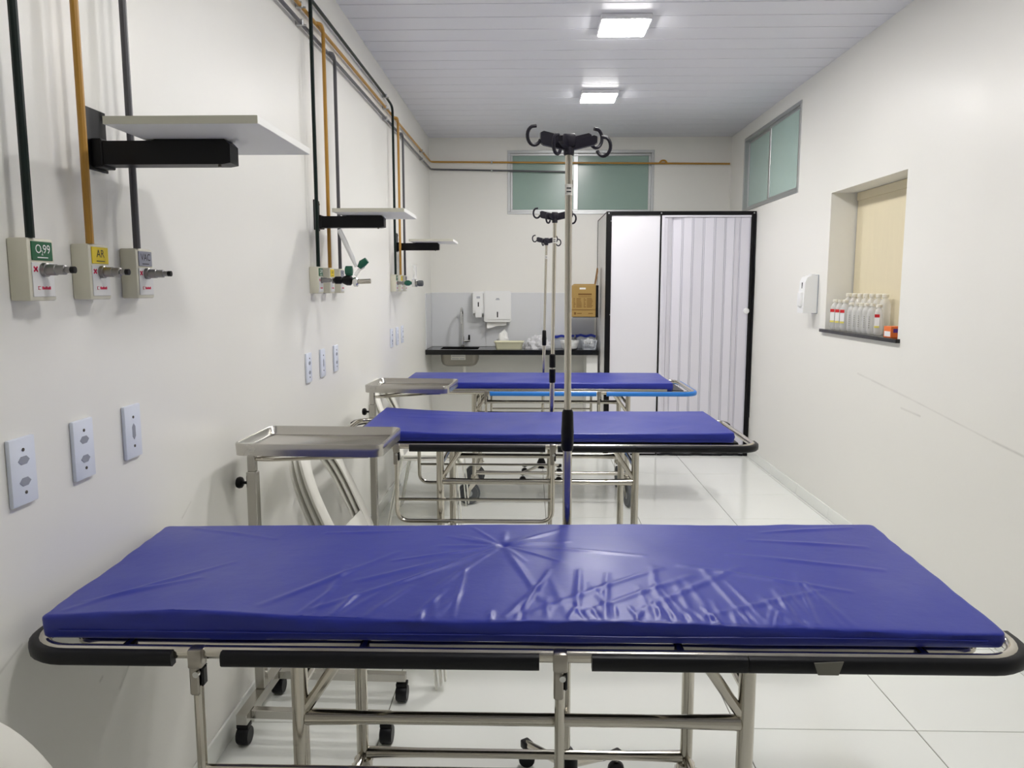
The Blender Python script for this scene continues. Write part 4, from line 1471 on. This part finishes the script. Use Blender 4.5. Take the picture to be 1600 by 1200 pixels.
def bottle(label, x, y, r, hgt, kind, grp):
    t = thing('saline_bottle', label, 'bottle', (x, y, ZS), (.75 if kind != 'plain' else .2) + random.uniform(-.15, .15), grp)
    m = MB()
    rings = []
    for sc, z in ((.80, 0), (.97, .006), (1, .02), (1, hgt * .66), (.96, hgt * .74), (.75, hgt * .83), (.42, hgt * .88), (.40, hgt * .92)):
        rings.append([(math.copysign(abs(math.cos(a)) ** .8, math.cos(a)) * r * sc, math.copysign(abs(math.sin(a)) ** .8, math.sin(a)) * r * .74 * sc, z) for a in [2 * PI * i / 20 for i in range(20)]])
    k = 20
    m.add([p for q in rings for p in q], [(a * k + i, a * k + (i + 1) % k, (a + 1) * k + (i + 1) % k, (a + 1) * k + i) for a in range(len(rings) - 1) for i in range(k)]
          + [tuple(range(k - 1, -1, -1)), tuple((len(rings) - 1) * k + i for i in range(k))])
    m.build('body', 'clear_plastic', t, smooth=45)
    MB().lathe([(r * .50, hgt * .90), (r * .54, hgt * .91), (r * .54, hgt * .985), (r * .40, hgt)], (0, 0, 0), 'Z', 16).build('cap', 'bottle_cap', t)
    if kind == 'red':
        lb_ = MB()
        lb_.bb(-r * 1.02, -r * .94, -r * .42, r * .42, hgt * .30, hgt * .58)
        p = lb_.build('label_sheet', 'bottle_white', t, smooth=0)
        MB().bb(-r * 1.06, -r * 1.02, -r * .44, r * .44, hgt * .58, hgt * .68).build('red_band', 'bottle_red', p, smooth=0)
        MB().bb(-r * 1.06, -r * 1.02, -r * .44, r * .44, hgt * .24, hgt * .30).build('yellow_band', 'bottle_yellow', p, smooth=0)
    elif kind == 'mark':
        m = MB()
        for q in range(6):
            m.bb(-r * 1.04, -r * .96, -r * .10, r * .10, hgt * (.20 + q * .07), hgt * (.225 + q * .07))
        m.build('scale_marks', 'bottle_mark', t, smooth=0)
    return t


G = 'saline bottles in the wall niche'
for k in range(7):
    bottle('tall clear bottle with cream cap in the back row of the niche', R + .118, 5.02 - k * .085, .034, .232, 'plain', G)
for k in range(5):
    bottle('shorter clear bottle with a printed scale in the niche middle row', R + .048, 4.80 - k * .072, .031, .176, 'mark', G)
for k, yy in enumerate((5.035, 4.955, 4.878)):
    bottle('clear bottle with red-banded label at the dispenser side of the niche', R + .040, yy, .032, .192, 'red', G)
bottle('clear bottle with red-banded label next to the orange cartons', R + .048, 4.425, .030, .172, 'red', G)


def med_carton(label, x, y, rz, w, d, hh, extra):
    t = thing('medicine_carton', label, 'carton', (x, y, ZS), rz, 'orange medicine cartons')
    MB().bb(-w / 2, w / 2, -d / 2, d / 2, 0, hh, .001, 1).build('body', 'carton_orange', t, smooth=0)
    MB().bb(-w / 2 - .0006, -w / 2, -d / 2 + .006, d / 2 - .008, .006, hh * .55).build('white_label', 'bottle_white', t, smooth=0)
    MB().bb(-w * .3, w * .3, -d / 2 - .0006, -d / 2, hh * .45, hh * .8).build('purple_mark', 'carton_purple', t, smooth=0)
    if extra:
        MB().add([(-w / 2, -d / 2, hh), (w / 2, -d / 2, hh), (w / 2, d / 2, hh), (-w / 2, d / 2, hh), (-w / 2 + .01, -d / 2, hh + .03), (w / 2, -d / 2 + .01, hh + .034)],
                 [(0, 1, 5, 4), (0, 4, 3), (1, 2, 5), (2, 3, 4, 5), (0, 3, 2, 1)]).build('paper_leaflet', 'paper', t, smooth=0)


med_carton('orange and white carton with purple mark at the sill end', R + .030, 4.205, .06, .062, .075, .060, False)
med_carton('orange carton with white leaflet on top at the sill corner', R + .088, 4.135, .0, .05, .07, .052, True)

# soap dispenser on the right wall
t = thing('hand_soap_dispenser', 'white soap dispenser on the right wall beside the bottle niche', 'soap dispenser', (R, 5.295, 1.312))
m = MB().prism([(0, .0), (0, .252), (-.045, .252), (-.075, .240), (-.088, .205), (-.094, .10), (-.096, .0)], 'Y', -.055, .055)
m.build('body', 'white_gloss', t, smooth=0)
MB().bb(-.110, -.088, -.032, .032, .045, .14, .006).build('push_bar', 'white_gloss', t)
MB().bb(-.0905, -.086, -.006, .006, .165, .205).build('level_window', 'dark_hole', t, smooth=0)
MB().bb(-.004, 0, -.06, .06, -.004, .256, .001, 1).build('back_plate', 'print_grey', t, smooth=0)
MB().bb(-.04, -.012, -.03, .03, .2525, .262, .003).build('hinge_tab', 'white_gloss', t)
